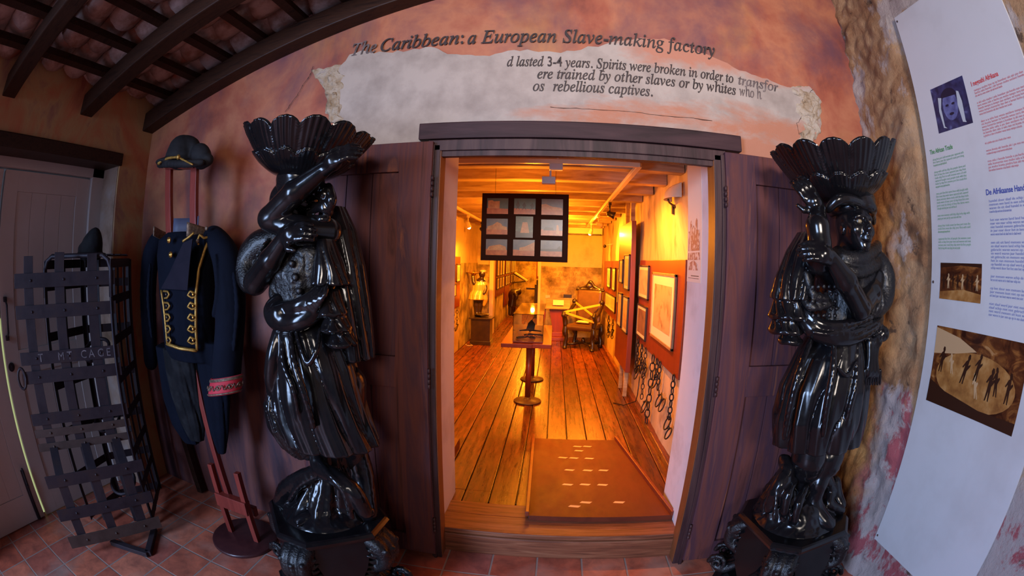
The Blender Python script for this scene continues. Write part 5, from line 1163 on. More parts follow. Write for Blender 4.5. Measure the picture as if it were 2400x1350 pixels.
# sleeves
s.curve([G5(500, 556, .02), G5(528, 600, .0), G5(540, 690, -.04), G5(538, 780, -.07), G5(530, 880, -.09)], [.058, .070, .074, .072, .072], .015)
s.curve([G5(370, 562, .04), G5(354, 600, .05), G5(347, 680, .05), G5(350, 780, .04), G5(354, 850, .04)], [.05, .056, .054, .05, .045], .012)
for i, (a, b, c) in enumerate((((522, 640), (530, 720), (520, 800)), ((548, 640), (556, 720), (548, 820)), ((505, 600), (510, 680), (500, 740)), ((352, 620), (348, 700), (356, 790)))): s.curve([G5(*a, -.085 if i < 3 else -.05), G5(*b, -.11 if i < 3 else -.06), G5(*c, -.125 if i < 3 else -.06)], [.008, .012, .008], .012)
# tails: the skirts of the coat hang in two long points
for pts_, ang in ((((500, 800, .12, .07), (502, 870, .10, .06), (508, 940, .085, .05), (514, 1010, .060, .04), (520, 1062, .025, .022)), .2), (((392, 810, .09, .07), (400, 870, .095, .065), (412, 940, .11, .06), (432, 1000, .10, .055), (448, 1035, .065, .04)), -.1)):
    sec = [(G5(px, py, .03).z, G5(px, py, .03).x, YC + .03, rx, ry) for px, py, rx, ry in pts_]; s.loft(sec, .012, folds(6, .12, ang * 4, 2, .4, 17, .02), ang)
s.rough(.0006, 170); s.mesh('coat_cloth', 'navy', ct)
s = Sculpt((-2.42, -.56, .45), (-1.5, -.06, 1.3), .0062)
sec = [(G5(px, py, .02).z, G5(px, py, .02).x, YC + .02, rx, ry) for px, py, rx, ry in ((425, 815, .13, .10), (430, 860, .135, .095), (440, 930, .12, .08), (452, 990, .095, .06), (462, 1030, .05, .04))]
s.loft(sec, .012, folds(7, .12, .7, 2.5, .4, 23, .03)); s.mesh('breeches', 'navy2', ct)
# collar
for px, sg in ((384, -1), (456, 1)):
    pc = G5(px, 527, -.02); m = MB(); m.grid(lambda u, v, pc=pc, sg=sg: (pc.x + sg * .012 + sg * .035 * sin(u * pi / 2), pc.y - .07 + .14 * u, pc.z - .060 + .060 * v - .03 * u + .01 * sg * v), 8, 4); co = m.build('collar', 'bullion', ct); solid(co, .008)
m = MB(); pc = G5(425, 545, -.04); m.grid(lambda u, v: (pc.x - .10 + .22 * u, pc.y + .10 - .08 * abs(u - .5) * 2, pc.z - .08 + .16 * v), 8, 3); li = m.build('lining', 'lining', ct); solid(li, .004)
# folded lapel and plastron
m = MB(); P = [G5(px, py, dy) for px, py, dy in ((430, 570, -.150), (452, 560, -.140), (446, 610, -.170), (440, 680, -.155), (378, 676, -.160), (398, 640, -.172), (416, 600, -.170))]
m.add(P + [sum(P, Vector()) / 7 + Vector((0, -.025, 0))], [(i, (i + 1) % 7, 7) for i in range(7)]); lp = m.build('folded_lapel', 'lapel', ct); solid(lp, .006)
def front(px, py, off=.008):
    """point on the coat's front"""
    y = YC - .10; cx = G5(438, py).x
    for _ in range(14):
        c = on(px, py, 1, y); k = max(.02, 1 - ((c.x - cx) / .205) ** 2); y = .6 * y + .4 * (YC - .138 * sqrt(k))
    return on(px, py, 1, y - off - .008)
def braid(lst, r, nm='gold_braid'):
    m = MB(); P = []
    for a, b in zip(lst, lst[1:]):
        for q in range(4): P.append(front(a[0] + (b[0] - a[0]) * q / 4, a[1] + (b[1] - a[1]) * q / 4))
    P.append(front(*lst[-1])); m.tube(P, [r * (1 + .12 * (i % 2)) for i in range(len(P))], 7, False, True, .8); return m.build(nm, 'gold', ct)
braid([(378, 680), (384, 720), (388, 760), (392, 805)], .0065); braid([(392, 806), (420, 816), (462, 822)], .009); braid([(462, 822), (459, 770), (459, 690), (466, 630), (480, 585), (493, 555)], .008)
braid([(493, 555), (478, 558), (468, 550), (462, 566), (466, 574)], .007); braid([(455, 545), (444, 555), (428, 566)], .006)
for i in range(5): y = 690 + 27 * i; braid([(383 + i * 1.5, y - 8), (393 + i, y - 7), (397 + i, y), (392 + i, y + 8), (386 + i, y + 9)], .0055); braid([(458, y - 2), (446, y - 10 + 2), (440, y + 2), (450, y + 8), (458, y + 6)], .0065)
bt = []
for px, py in ((396, 563), (400, 597)): bt.append((px, py, .016))
for px, py, r in bt: m = MB(); p = front(px, py, .012); m.ell(p, (r, .008, r), 14); m.ell(p + Vector((0, -.006, 0)), (r * .6, .006, r * .6), 10); m.build('button', 'brass', ct)
for i in range(5):
    y = 690 + 27 * i
    for px in (389 + i, 452): m = MB(); m.ell(front(px, y, .014), (.0085, .006, .0085), 10); m.build('button', 'carved' if px < 400 else 'brass', ct)
for px, py in ((463, 565), (484, 535)): m = MB(); m.ell(front(px, py, .02), (.011, .008, .011), 10); m.build('button', 'bullion', ct)
# embroidered cuff
c0, c1 = G5(531, 882, -.09), G5(526, 922, -.095); ax = (c1 - c0).normalized(); u_ = Vector((1, 0, .22)).normalized(); w_ = ax.cross(u_)
m = MB(); m.grid(lambda u, v: tuple(c0 + (c1 - c0) * v + (u_ * cos(2 * pi * u) * .094 + w_ * sin(2 * pi * u) * .080) * (1 + .06 * v)), 40, 5, True, True); cu = m.build('cuff', 'red_trim', ct, False); solid(cu, .006)
m = MB()
for vv in (.08, .16, .92): m.tube([c0 + (c1 - c0) * vv + (u_ * cos(2 * pi * k / 40) * .099 + w_ * sin(2 * pi * k / 40) * .085) * (1 + .06 * vv) for k in range(40)], .004, 6, True)
for k in range(9):
    a = 2 * pi * k / 9; c = c0 + (c1 - c0) * .55 + (u_ * cos(a) * .102 + w_ * sin(a) * .088); tt = (-u_ * sin(a) + w_ * cos(a)).normalized(); nn = (u_ * cos(a) + w_ * sin(a)).normalized()
    m.ell(c, (.007, .007, .007), 8); m.tube([c + tt * .016 * cos(q * pi / 5) + ax * .012 * sin(q * pi / 5) for q in range(10)], .0028, 5, True)
    m.tube([c + tt * (.018 + .032 * q / 6) + ax * .014 * sin(q * pi / 3) for q in range(7)], .0028, 5)
m.build('cuff_embroidery', 'bullion', ct)
# ---- bicorne hat on the stand
ht = thing('cocked_hat', 'black cocked hat with gold cord on top of the red stand', 'hat', tuple(G5(430, 388)))
s = Sculpt((-2.25, -.56, 2.02), (-1.6, -.1, 2.34), .0045)
c = G5(427, 352); s.ell(c, (.085, .09, .085), .02); s.ell(c + Vector((0, 0, -.04)), (.10, .10, .07), .02)
L_ = G5(385, 378, -.06)
s.curve([G5(372, 388, -.05), G5(400, 384, -.10), G5(440, 384, -.10), G5(474, 380, -.06)], [.012, .018, .018, .014], .012)
s.ell(G5(400, 380, -.04), (.105, .09, .022), .015)
s.ell(G5(470, 366, .0), (.085, .05, .065), .02, False, Matrix.Rotation(radians(38), 3, 'Y')); s.ell(G5(448, 342, .02), (.075, .05, .05), .02, False, Matrix.Rotation(radians(30), 3, 'Y')); s.ell(G5(484, 375, -.01), (.045, .035, .035), .015)
s.rough(.0008, 130); s.mesh('hat_felt', 'felt', ht)
m = MB(); P = [G5(px, py, -.115) for px, py in ((371, 384), (380, 376), (397, 370), (417, 368), (432, 376), (452, 386))]; Q = []
for a, b in zip(P, P[1:]): Q += [a + (b - a) * q / 4 for q in range(4)]
m.tube(Q + [P[-1]], [.009 - .00025 * i + .0015 * (i % 2) for i in range(len(Q) + 1)], 8); m.ell(G5(418, 368, -.125), (.013, .012, .014), 10); m.build('gold_cord', 'gold', ht)

# ================================================================== iron cage
cg = thing('iron_cage', 'tall dark riveted iron strap cage leaning in the corner by the white door', 'cage', (-2.45, -.7, 0))
def strap(a, b, w_, nrm, th=.006, mt='iron', rivets=(), nm='strap', par=None):
    a, b = Vector(a), Vector(b); m = MB(); m.bar(a, b, th, w_, Vector(nrm).cross((b - a).normalized()), .0015) if False else None
    y = (b - a).normalized(); n = Vector(nrm).normalized(); z = n.cross(y).normalized(); R_ = Matrix((n, y, z)).transposed()
    m.box((a + b) / 2, (th, (b - a).length, w_), R_, .0015)
    for r in rivets: p = a + (b - a) * r; m.ell(p + n * th * .6, (.008, .008, .008), 8)
    o = m.build(nm, mt, par or cg); return o
UL, UR = Vector((-2.585, -1.19, 0)), Vector((-2.262, -.575, 0)); nU = Vector((.886, -.465, 0))
zz = lambda v, z: Vector((v.x, v.y, z))
for z, mt, w_ in ((1.505, 'iron', .075), (1.345, 'iron', .07), (1.105, 'iron', .068), (1.005, 'iron', .068), (.775, 'iron', .066), (.695, 'iron_brown', .045), (.615, 'iron_brown', .045)):
    o = strap(zz(UL, z), zz(UR, z), w_, nU, .006, mt, (.17, .50, .82), 'cross_strap')
    if abs(z - 1.105) < .01:
        u = (UR - UL).normalized()
        ck = pbr('chalk_lettering', [(.05, .04, .05), (.30, .26, .27)], 45, 7, .9)
        for s_, o_ in (('T', .13), ('M', .27), ('T', .335), ('C', .43), ('A', .485), ('G', .545), ('E', .605)): text(s_, .062, zz(UL, z - .02) + u * o_ + nU * .0045, u, (0, 0, 1), ck, 'chalk_lettering', cg, 0, .0004, 'LEFT')
    if abs(z - 1.005) < .01:
        m = MB(); c = zz(UL, z) - u * .01 + nU * .004; m.tube([c + u * .028 * cos(q * pi / 8) + Vector((0, 0, .055 * sin(q * pi / 8))) for q in range(16)], .009, 7, True); m.build('strap_loop', 'iron', cg)
for f, zt_, zb_ in ((.145, 1.63, .60), (.46, 1.645, .60), (.78, 1.635, .60)):
    p = UL + (UR - UL) * f - nU * .008; strap(zz(p, zb_), zz(p, zt_), .066, nU, .006, 'iron', (), 'upright_strap')
LLo, LRo = Vector((-2.39, -1.275, 0)), Vector((-2.10, -.655, 0)); nL = Vector((.906, -.424, 0))
for z, mt, w_ in ((.50, 'iron', .07), (.30, 'iron', .07), (.125, 'iron_brown', .075)): strap(zz(LLo, z), zz(LRo, z), w_, nL, .007, mt, (.2, .52, .83), 'cross_strap')
for f in (.16, .5, .82):
    p = LLo + (LRo - LLo) * f - nL * .009; strap(zz(p, .10), zz(p, .53), .066, nL, .006, 'iron', (), 'upright_strap')
    a = zz(UL + (UR - UL) * f, .61); b = zz(p, .53); strap(a, b, .06, (b - a).cross(UR - UL), .006, 'iron', (), 'bent_strap')
# the cage body behind the open front
A_, B_, D_ = Vector((-2.275, -.60, 0)), Vector((-2.66, -.925, 0)), Vector((-2.57, -.25, 0)); E_ = B_ + (D_ - A_)
E_.x = -2.735 if E_.x < -2.735 else E_.x
m = MB(); m.tube([zz(A_, 0.02), zz(A_, 1.0), zz(A_, 1.50)], .011, 8); m.build('hinge_rod', 'iron', cg)
def panel_of(a, b, n, zs, fs, z0, z1, w_=.055, mt='iron'):
    for z in zs: strap(zz(a, z), zz(b, z), w_, n, .006, mt, (), 'cross_strap')
    for f in fs: p = a + (b - a) * f; strap(zz(p, z0), zz(p, z1), w_ * .9, n, .005, mt, (), 'upright_strap')
nS = Vector((.77, .64, 0)) * -1; panel_of(A_, D_, Vector((.75, .66, 0)), (.06, .28, .50, .72, .94, 1.16, 1.38, 1.58), (.02, .34, .66, .98), .03, 1.60, .05)
panel_of(D_, E_, Vector((-.6, .8, 0)), (.06, .34, .62, .90, 1.18, 1.46, 1.58), (.02, .36, .70, .98), .03, 1.60, .05)
panel_of(B_, E_, Vector((-.7, -.6, 0)), (.06, .34, .62, .90, 1.18, 1.46, 1.58), (.02, .5, .98), .03, 1.60, .05)
# rounded top rim and roof straps
m = MB(); u = (A_ - B_).normalized(); P = [zz(B_, 1.40), zz(B_, 1.55), zz(B_, 1.60) + u * .02, zz(B_, 1.625) + u * .06, zz(A_, 1.625) - u * .06, zz(A_, 1.60) - u * .02, zz(A_, 1.55), zz(A_, 1.40)]; m.tube(P, .014, 8); m.build('front_rim', 'iron', cg)
for f in (.1, .37, .64, .9): a = B_ + (A_ - B_) * f; b = E_ + (D_ - E_) * f; strap(zz(a, 1.622), zz(b, 1.622), .05, (0, 0, 1), .006, 'iron', (), 'roof_strap')
for f in (.15, .5, .85): a = B_ + (E_ - B_) * f; b = A_ + (D_ - A_) * f; strap(zz(a, 1.628), zz(b, 1.628), .05, (0, 0, 1), .006, 'iron', (), 'roof_strap')
for f in (.25, .75): p = B_ + (A_ - B_) * f; strap(zz(p, .03), zz(p, 1.60), .045, (A_ - B_).cross(Vector((0, 0, 1))), .006, 'iron', (), 'upright_strap')
m = MB(); P = [LLo + Vector((.05, .05, 0)), LRo + Vector((-.02, -.02, 0)), Vector((-2.02, -.80, 0)), Vector((-2.08, -1.02, 0))]
f0, f1, f2_ = on(362, 1240, 2, .02), on(347, 1298, 2, .02), on(262, 1270, 2, .02)
for p0, p1 in ((f0, f1), (f1, f2_)): m.box((p0 + p1) / 2, ((p1 - p0).length, .04, .03), Matrix.Rotation(atan2((p1 - p0).y, (p1 - p0).x), 3, 'Z'), .003)
m.build('foot_strap', 'iron', cg)
for k in range(3): c = Vector((-2.5, -.62, .25 + .42 * k)); m = MB(); torus(m, c, .10, .012, (.2, -.5, 1), 1, 24); m.build('body_hoop', 'iron', cg)
# leaning timber in the corner
m = MB(); a, b = on(395, 890, 1, -.06), on(470, 1140, 1, -.05); b.z = .01; m.bar(b, a + Vector((0, 0, .25)), .05, .05, (0, 1, 0), .004); tag(m.build('leaning_plank', 'beam'), 'dark slim plank leaning against the wall behind the coat', 'plank')
# ---- hat on the cage
ht = thing('crumpled_hat', 'crumpled black hat lying on top of the iron cage', 'hat', (-2.56, -.55, 1.635))
s = Sculpt((-2.78, -.85, 1.60), (-2.3, -.25, 1.92), .0045); g = lambda px, py: on(px, py, 1, -.55)
s.ell(g(210, 596), (.135, .12, .014), .01); s.curve([g(212, 590), g(219, 565), g(224, 545)], [.085, .060, .020], .02); s.curve([g(190, 590), g(184, 575), g(181, 566)], [.04, .032, .016], .015); s.ell(g(205, 584), (.09, .07, .05), .02)
s.ell(g(196, 572), (.03, .05, .03), .01, True); s.rough(.001, 110); s.mesh('hat_felt', 'felt', ht)

# ================================================================== information board on the right wall
XB = 1.755
ib = thing('information_board', 'tall white information board with printed text and pictures on the right wall', 'information board', (XB, -.92, .29))
m = MB(); m.b2((XB, -1.33, .29), (XB + .012, -.54, 2.93), .001); m.build('board_sheet', 'panelw', ib)
RU, RV = (0, -1, 0), (0, 0, 1); ORG = lambda px, py: on(px, py, 0, XB - .0004)
def blue_face():
    m, t2, b = nt('blue_photo'); v = coords(t2); n = noise(t2, v, 22, 4, .5, .6); r = ramp(t2, [(.35, (.015, .015, .05)), (.62, (.04, .04, .12)), (.75, (.12, .13, .28))], n); t2.links.new(r.outputs[0], b.inputs['Base Color']); b.inputs['Roughness'].default_value = .35; return m
def sepia(i):
    m, t2, b = nt('sepia_photo_%d' % i); v = coords(t2, (1, 1, 1.6)); n = noise(t2, v, 9, 6, .6, 1.4); r = ramp(t2, [(.36, (.03, .006, .002)), (.52, (.10, .026, .007)), (.64, (.26, .09, .02)), (.78, (.50, .28, .12))], n); t2.links.new(r.outputs[0], b.inputs['Base Color']); b.inputs['Roughness'].default_value = .35; return m
def quad(name, corners, mt, par=ib, dx=.0012, org=None):
    m = MB(); P = [on(px, py, 0, XB) for px, py in corners]; y0 = max(p.y for p in P); y1 = min(p.y for p in P)
    zt0 = sum(sorted(p.z for p in P)[len(P) // 2:]) / (len(P) // 2); zb0 = sum(sorted(p.z for p in P)[:len(P) // 2]) / (len(P) // 2)
    m.b2((XB - dx, y1, zb0), (XB + .001, y0, zt0)); o = m.build(name, mt, par); return o, (y0, y1, zb0, zt0)
pic, (ya, yb, za, zb_) = quad('portrait_picture', [(2184, 205), (2256, 181), (2277, 295), (2200, 308)], blue_face())
def shp(nm, pts_, mt, box, dx=.0018, par=None):
    ya, yb, za, zb_ = box; m = MB(); P = [(XB - dx, ya + (yb - ya) * a, za + (zb_ - za) * b) for a, b in pts_]; m.add(P, [tuple(range(len(P)))]); return m.build(nm, mt, par or pic)
bx = (ya, yb, za, zb_); oval = lambda cx_, cy_, rx, ry, n=20, a0=0, a1=2 * pi: [(cx_ + rx * cos(a0 + (a1 - a0) * i / n), cy_ + ry * sin(a0 + (a1 - a0) * i / n)) for i in range(n)]
pale = pbr('photo_pale', (.45, .47, .50), rough=.4); mid = pbr('photo_blue_skin', [(.05, .05, .16), (.16, .17, .36)], 30, 4, .4); dk = pbr('photo_ink', (.012, .010, .03), rough=.4)
shp('printed_face', oval(.48, .50, .22, .32), mid, bx); shp('printed_hair', oval(.48, .68, .24, .20, 20, 0, pi), dk, bx, .0022)
for sx_ in (.22, .78):
    shp('printed_braid', [(sx_ - .05, .75), (sx_ + .02 * (1 if sx_ < .5 else -1) + .03, .72), (sx_ + (.05 if sx_ > .5 else -.02), .5), (sx_ + (.0 if sx_ < .5 else .04), .10), (sx_ + .06, .05), (sx_ - .04, .08), (sx_ - .09, .45)], pale, bx, .0023)
for ex in (.39, .57): shp('printed_eye', oval(ex, .52, .05, .025, 12), dk, bx, .0025)
shp('printed_mouth', oval(.48, .32, .07, .03, 12), dk, bx, .0025)
pic2, b2_ = quad('figures_picture', [(2205, 617), (2299, 617), (2298, 708), (2205, 703)], sepia(1)); pic3, b3_ = quad('dance_picture', [(2197, 766), (2400, 800), (2370, 1026), (2172, 935)], sepia(2))
dkb = pbr('sepia_dark', (.035, .010, .004), rough=.4); lt = pbr('sepia_light', (.50, .30, .15), rough=.4); md_ = pbr('sepia_mid', [(.16, .05, .012), (.34, .14, .035), (.50, .26, .09)], 12, 5, .4)
def man(bx_, x, y, h, par, mt=dkb, lean=0.0, dx=.0026):
    P = [(-.10, 0), (-.04, .02), (.0, .30), (.05, .02), (.11, 0), (.08, .45), (.20, .62), (.17, .68), (.07, .62), (.06, .78), (.09, .86), (.05, .97), (-.03, .99), (-.07, .90), (-.04, .80), (-.10, .76), (-.22, .55), (-.17, .52), (-.09, .62), (-.09, .42)]
    shp('printed_figure', [(x + (a * .85 + lean * b) * h * .62, y + b * h) for a, b in P], mt, bx_, dx, par)
for i in range(8): man(b2_, .10 + .115 * i, .28 + .02 * (i % 3), .42, pic2, lt if i % 3 == 1 else dkb)
shp('printed_ground', [(0, 0), (1, 0), (1, .22), (.6, .30), (.2, .24), (0, .2)], md_, b2_, .0020, pic2); shp('printed_roof', [(0, .86), (.5, .94), (1, .9), (1, 1), (0, 1)], dkb, b2_, .0020, pic2)
shp('printed_arena', oval(.50, .42, .44, .34, 30), md_, b3_, .0020, pic3); shp('printed_vault', [(0, .64), (.25, .70), (.48, .78), (.28, .90), (0, .98)], lt, b3_, .0021, pic3); shp('printed_dark_floor', [(0, 0), (1, 0), (1, .14), (.6, .12), (.2, .20), (0, .30)], dkb, b3_, .0022, pic3)
for i, (x, y, h, lm) in enumerate(((.10, .42, .34, .1), (.24, .44, .26, -.2), (.36, .36, .38, .25), (.50, .44, .34, .2), (.55, .24, .30, -.3), (.66, .26, .40, .1), (.74, .34, .34, -.1), (.86, .30, .36, .05))): man(b3_, x, y, h, pic3, lt if i in (1, 4) else dkb, lm)
inks = {'r': pbr('red_print', (.62, .06, .05), rough=.6), 'g': pbr('green_print', (.10, .26, .08), rough=.6), 'b': pbr('blue_print', (.06, .07, .30), rough=.6), 'rr': pbr('pale_red_print', (.62, .17, .16), rough=.6), 'gg': pbr('pale_green_print', (.24, .36, .20), rough=.6), 'bb': pbr('pale_blue_print', (.20, .20, .40), rough=.6)}
def tx(s_, size, y, z, ink, nm='printed_text', bold=0, wd=None): text(s_, size, (XB - .0012, y, z), RU, RV, inks[ink], nm, ib, 0, .0003, 'LEFT', wd, bold)
rnd = random.Random(3)
WORDS = 'mi a i ta nan bende esclavo den e tera aki pa nos tempo barku kosta wesu komersio hende homber muhe yiu kas laman piedra salu'.split()
WG = 'the of slaves were sold and bought along coast they men women ship trade in captured by port first year with people from'.split(); WB = 'de van het een slaaf werd en handel op kust schip jaar in door mensen uit land naar waren gebracht niet'.split()
def para(words, y, z, n, wd, ink, lh=.0165, size=.0165):
    for i in range(n):
        w_ = wd if i < n - 1 else wd * rnd.uniform(.35, .8); s_ = ''
        while len(s_) < 44: s_ += rnd.choice(words) + ' '
        tx(s_.strip(), size, y, z - lh * i, ink, 'printed_text', 0, w_)
    return z - lh * n - .018
p0 = on(2190, 357, 0, XB); zc = p0.z
tx('The African Trade', .030, -.575, on(2190, 360, 0, XB).z, 'g', 'printed_heading', .0006, .17)
z = on(2195, 375, 0, XB).z
for n in (3, 6, 6, 2, 3, 4): z = para(WG, -.590, z, n, .225, 'gg', .0135, .014)
tx('I negoshi Afrikana', .030, -.955, on(2275, 204, 0, XB).z, 'r', 'printed_heading', .0006, .19); z = on(2280, 216, 0, XB).z
for n in (3, 5, 6, 1, 2, 4): z = para(WORDS, -.965, z, n, .335, 'rr', .0125, .0135)
tx('De Afrikaanse Handel', .032, -.93, on(2315, 457, 0, XB).z, 'b', 'printed_heading', .0006, .26); z = on(2320, 474, 0, XB).z
for n in (4, 5, 8, 2, 3, 4): z = para(WB, -.945, z, n, .345, 'bb', .0140, .0145)
for (yy, z_) in ((-.548, 2.90), (-.548, .32), (-.548, 1.6)): m = MB(); m.ell((XB - .001, yy - .008, z_), (.004, .007, .007), 8); m.build('board_screw', 'iron_brown', ib)

# ================================================================== furniture of the lit room
ch = thing('carved_armchair', 'high-backed brown leather armchair with carved dark arms and yellow tape across it', 'armchair', (.545, 5.62, FZ))
CR = Matrix.Rotation(radians(-24), 3, 'Z'); cc0 = Vector((.545, 5.62, FZ)); K5 = .82; W5 = lambda x, y, z: cc0 + CR @ Vector((x * K5, y * K5, z * K5))
m = MB(); m.box(W5(0, -.02, .45), (.50, .45, .10), CR, .04); m.build('seat', 'leather', ch)
m = MB(); m.box(W5(0, .26, .86), (.46, .08, .56), CR @ Matrix.Rotation(radians(-7), 3, 'X'), .04); m.build('backrest', 'leather', ch)
s = Sculpt(tuple(W5(0, .3, 1.18) - Vector((.42, .3, .08))), tuple(W5(0, .3, 1.5) + Vector((.42, .3, .02))), .009)
s.curve([W5(-.30, .30, 1.20), W5(0, .31, 1.215), W5(.30, .30, 1.20)], [.022, .026, .022], .01); s.curve([W5(-.22, .31, 1.23), W5(-.10, .31, 1.27), W5(-.04, .31, 1.34), W5(0, .31, 1.37), W5(.04, .31, 1.34), W5(.10, .31, 1.27), W5(.22, .31, 1.23)], [.018, .022, .024, .03, .024, .022, .018], .01)
s.ell(W5(0, .31, 1.28), (.07, .03, .05), .01); s.ell(W5(-.28, .30, 1.24), (.02, .02, .03), .008); s.ell(W5(.28, .30, 1.24), (.02, .02, .03), .008); s.mesh('crest', 'carved', ch)
for q in (-1, 1):
    s = Sculpt(tuple(W5(q * .3, 0, .4) - Vector((.4, .5, .02))), tuple(W5(q * .3, 0, 1.0) + Vector((.4, .5, .05))), .010)
    s.curve([W5(q * .30, .26, .92), W5(q * .32, .12, .84), W5(q * .33, -.08, .72), W5(q * .33, -.26, .68), W5(q * .33, -.34, .70)], [.03, .03, .024, .03, .038], .012)
    s.ell(W5(q * .31, .20, .95), (.045, .045, .05), .012); s.ell(W5(q * .33, -.32, .74), (.035, .035, .04), .01); s.curve([W5(q * .33, -.30, .68), W5(q * .32, -.26, .58), W5(q * .31, -.27, .48)], [.034, .042, .034], .012); s.mesh('arm', 'carved', ch)
for q, yb2 in ((-1, -.26), (1, -.26), (-1, .26), (1, .26)):
    s = Sculpt(tuple(W5(q * .3, yb2, 0) - Vector((.12, .12, .02))), tuple(W5(q * .3, yb2, .5) + Vector((.12, .12, .02))), .008)
    s.curve([W5(q * .30, yb2, .46), W5(q * .31, yb2 - .01, .34), W5(q * .28, yb2, .24), W5(q * .30, yb2, .12), W5(q * .30, yb2 - .02, .02)], [.036, .045, .026, .034, .032], .012); s.ell(W5(q * .30, yb2, .30), (.045, .045, .03), .01); s.ell(W5(q * .30, yb2 - .03, .02), (.04, .05, .02), .01); s.mesh('leg', 'carved', ch)
m = MB(); m.tube([W5(-.30, -.26, .09), W5(-.1, -.1, .10), W5(0, 0, .11), W5(.1, .1, .10), W5(.30, .26, .09)], .020, 8); m.tube([W5(.30, -.26, .09), W5(.1, -.1, .10), W5(0, 0, .11), W5(-.1, .1, .10), W5(-.30, .26, .09)], .020, 8); m.ell(W5(0, 0, .15), (.04, .04, .06), 10); m.build('stretcher', 'carved', ch)
yt = thing('yellow_tape', 'yellow barrier tape crossing between the arms of the carved armchair', 'tape', tuple(W5(0, 0, .7)))
for a, b in ((W5(-.33, -.33, .76), W5(.31, .20, .92)), (W5(-.33, -.33, .76), W5(.33, -.32, .60)), (W5(-.31, .20, .94), W5(.33, -.28, .70))): m = MB(); m.bar(a, b, .006, .035, (0, 0, 1)); m.build('tape_strip', 'yellow', yt)
m = MB(); m.box(W5(.0, -.05, .56), (.22, .12, .006), CR @ Matrix.Rotation(.15, 3, 'X')); tag(m.build('notice_card', 'paper'), 'white notice card lying on the armchair seat', 'card')
# ---- small gold-clad statue on its black plinth
pl = thing('statue_plinth', 'square black plinth with moulded top beside the back doorway', 'plinth', (-1.22, 5.65, FZ))
m = MB(); m.b2((-1.385, 5.5, FZ), (-1.055, 5.82, .60), .006); m.b2((-1.40, 5.485, FZ), (-1.04, 5.83, .22), .01); m.b2((-1.42, 5.47, .595), (-1.02, 5.85, .625), .008); m.build('plinth_block', 'carved', pl)
gs = thing('figure_statue', 'small statue in a bright gold dress lifting a tray, on the black plinth', 'statue', (-1.22, 5.65, .625))
g = lambda px, py, dy=0.: on(px, py, 1, 5.65 + dy)
s = Sculpt((-1.55, 5.4, .60), (-.95, 5.9, 1.62), .0085)
s.ell(g(1130, 642), (.055, .06, .07), .01); s.chain([g(1130, 650), g(1127, 662)], [.03, .035], .015); s.curve([g(1127, 662), g(1124, 676), g(1122, 700)], [.085, .08, .09], .02)
s.curve([g(1121, 663), g(1112, 665, -.06), g(1109, 655, -.06), g(1108, 645, -.05)], [.035, .03, .024, .022], .01); s.curve([g(1134, 664), g(1138, 676, -.03), g(1134, 688, -.08)], [.035, .032, .022], .01)
s.chain([g(1117, 698), g(1116, 716), g(1117, 745)], [.06, .05, .03], .01); s.chain([g(1127, 698), g(1125, 716), g(1122, 745)], [.06, .05, .03], .01); s.curve([g(1117, 745), g(1113, 752, -.06)], [.03, .02], .01); s.curve([g(1123, 745), g(1124, 752, -.06)], [.03, .02], .01)
s.ell((-1.22, 5.65, .662), (.13, .11, .03), .02); s.mesh('body', 'carved', gs)
s = Sculpt((-1.5, 5.4, .75), (-.95, 5.9, 1.5), .0085)
sec = [(g(px, py).z, g(px, py).x, 5.65, rx, ry) for px, py, rx, ry in ((1127, 656, .07, .07), (1125, 666, .125, .11), (1123, 680, .115, .105), (1120, 690, .14, .12), (1119, 702, .15, .13))]
s.loft(sec, .015, folds(9, .10, 0, 1, .3)); s.curve([g(1132, 690, -.02), g(1136, 702), g(1134, 716)], [.05, .05, .02], .01); s.ell(g(1132, 636), (.055, .055, .03), .01); s.mesh('dress', 'gold_cloth', gs)
m = MB(); c = g(1110, 640, -.05); m.lathe([(.0, -.05), (.03, -.045), (.05, -.01), (.13, .008), (.135, .014), (.0, .014)], tuple(c), 24); m.build('tray', 'brass', gs)
m = MB(); m.tube([(-1.45, 5.50, FZ + .007), (-1.46, 5.42, FZ + .01), (-1.40, 5.34, FZ + .008), (-1.33, 5.38, FZ + .01), (-1.38, 5.45, FZ + .02)], .006, 6); tag(m.build('power_cable', 'whiteplastic'), 'pale cable coiled on the floor beside the black plinth', 'cable')
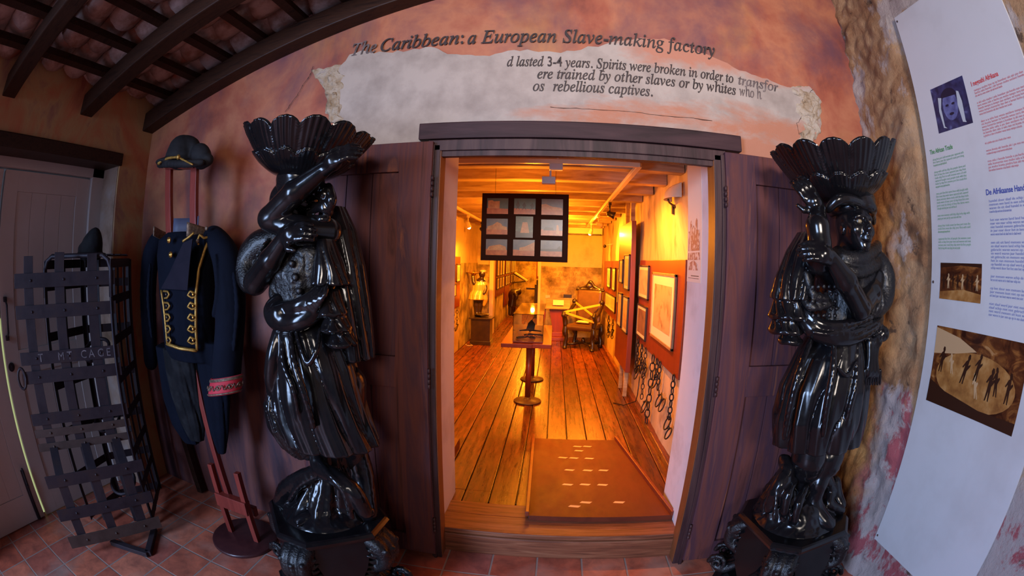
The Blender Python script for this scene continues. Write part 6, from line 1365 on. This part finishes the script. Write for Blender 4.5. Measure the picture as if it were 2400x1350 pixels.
spot('statue_spotlight', (-.7, 4.9, 2.1), (-1.22, 5.65, 1.25), 45, (1, .62, .2), 26)
# ---- bent dark figure in the second room
bfg = thing('bent_figure', 'dark statue of a person bending forward in the second room', 'statue', (-1.0, 9.4, FZ))
g = lambda px, py, dy=0.: on(px, py, 1, 9.4 + dy); s = Sculpt((-1.35, 9.0, FZ), (-.55, 9.8, 1.35), .013)
s.chain([g(1196, 735), g(1197, 722), g(1199, 708)], [.055, .06, .085], .02); s.chain([g(1202, 736, .1), g(1203, 722, .1), g(1201, 708)], [.055, .06, .085], .02); s.loft([(g(1199, y_).z, g(x_, y_).x, 9.4, r_, .11) for x_, y_, r_ in ((1200, 718, .11), (1201, 708, .10), (1202, 698, .10), (1204, 690, .11))], .02, folds(6, .08)); s.curve([g(1202, 694), g(1204, 688), g(1210, 685)], [.11, .11, .08], .03); s.ell(g(1215.5, 684), (.075, .07, .085), .015); s.curve([g(1207, 688, -.1), g(1211, 694, -.12), g(1209, 701, -.12)], [.045, .038, .03], .015); s.mesh('body', 'carved', bfg)
sd = thing('sloping_desk', 'small sloping reading desk fixed to the far end of the second room wall', 'desk', (-1.1, 10.6, 1.1))
m = MB(); m.box((-.93, 10.8, 1.16), (.42, .45, .025), Matrix.Rotation(radians(32), 3, 'Y'), .004); m.build('desk_top', 'paper', sd); m = MB(); m.bar((-1.165, 10.8, .98), (-.80, 10.8, 1.03), .05, .03, (0, 0, 1)); m.bar((-1.165, 10.8, 1.24), (-.80, 10.8, 1.05), .04, .03, (0, 0, 1)); m.build('bracket', 'carved', sd)
hs = thing('dark_cabinet', 'dark upright stand with a side arm at the right edge of the back doorway', 'stand', (-.42, 9.5, FZ))
m = MB(); m.b2((-.48, 9.45, FZ), (-.36, 9.6, 1.02), .01); m.b2((-.44, 9.47, 1.02), (-.36, 9.55, 1.14), .01); m.build('upright', 'carved', hs); m = MB(); m.b2((-.70, 9.5, .88), (-.47, 9.56, .93), .005); m.build('side_arm', 'carved', hs)
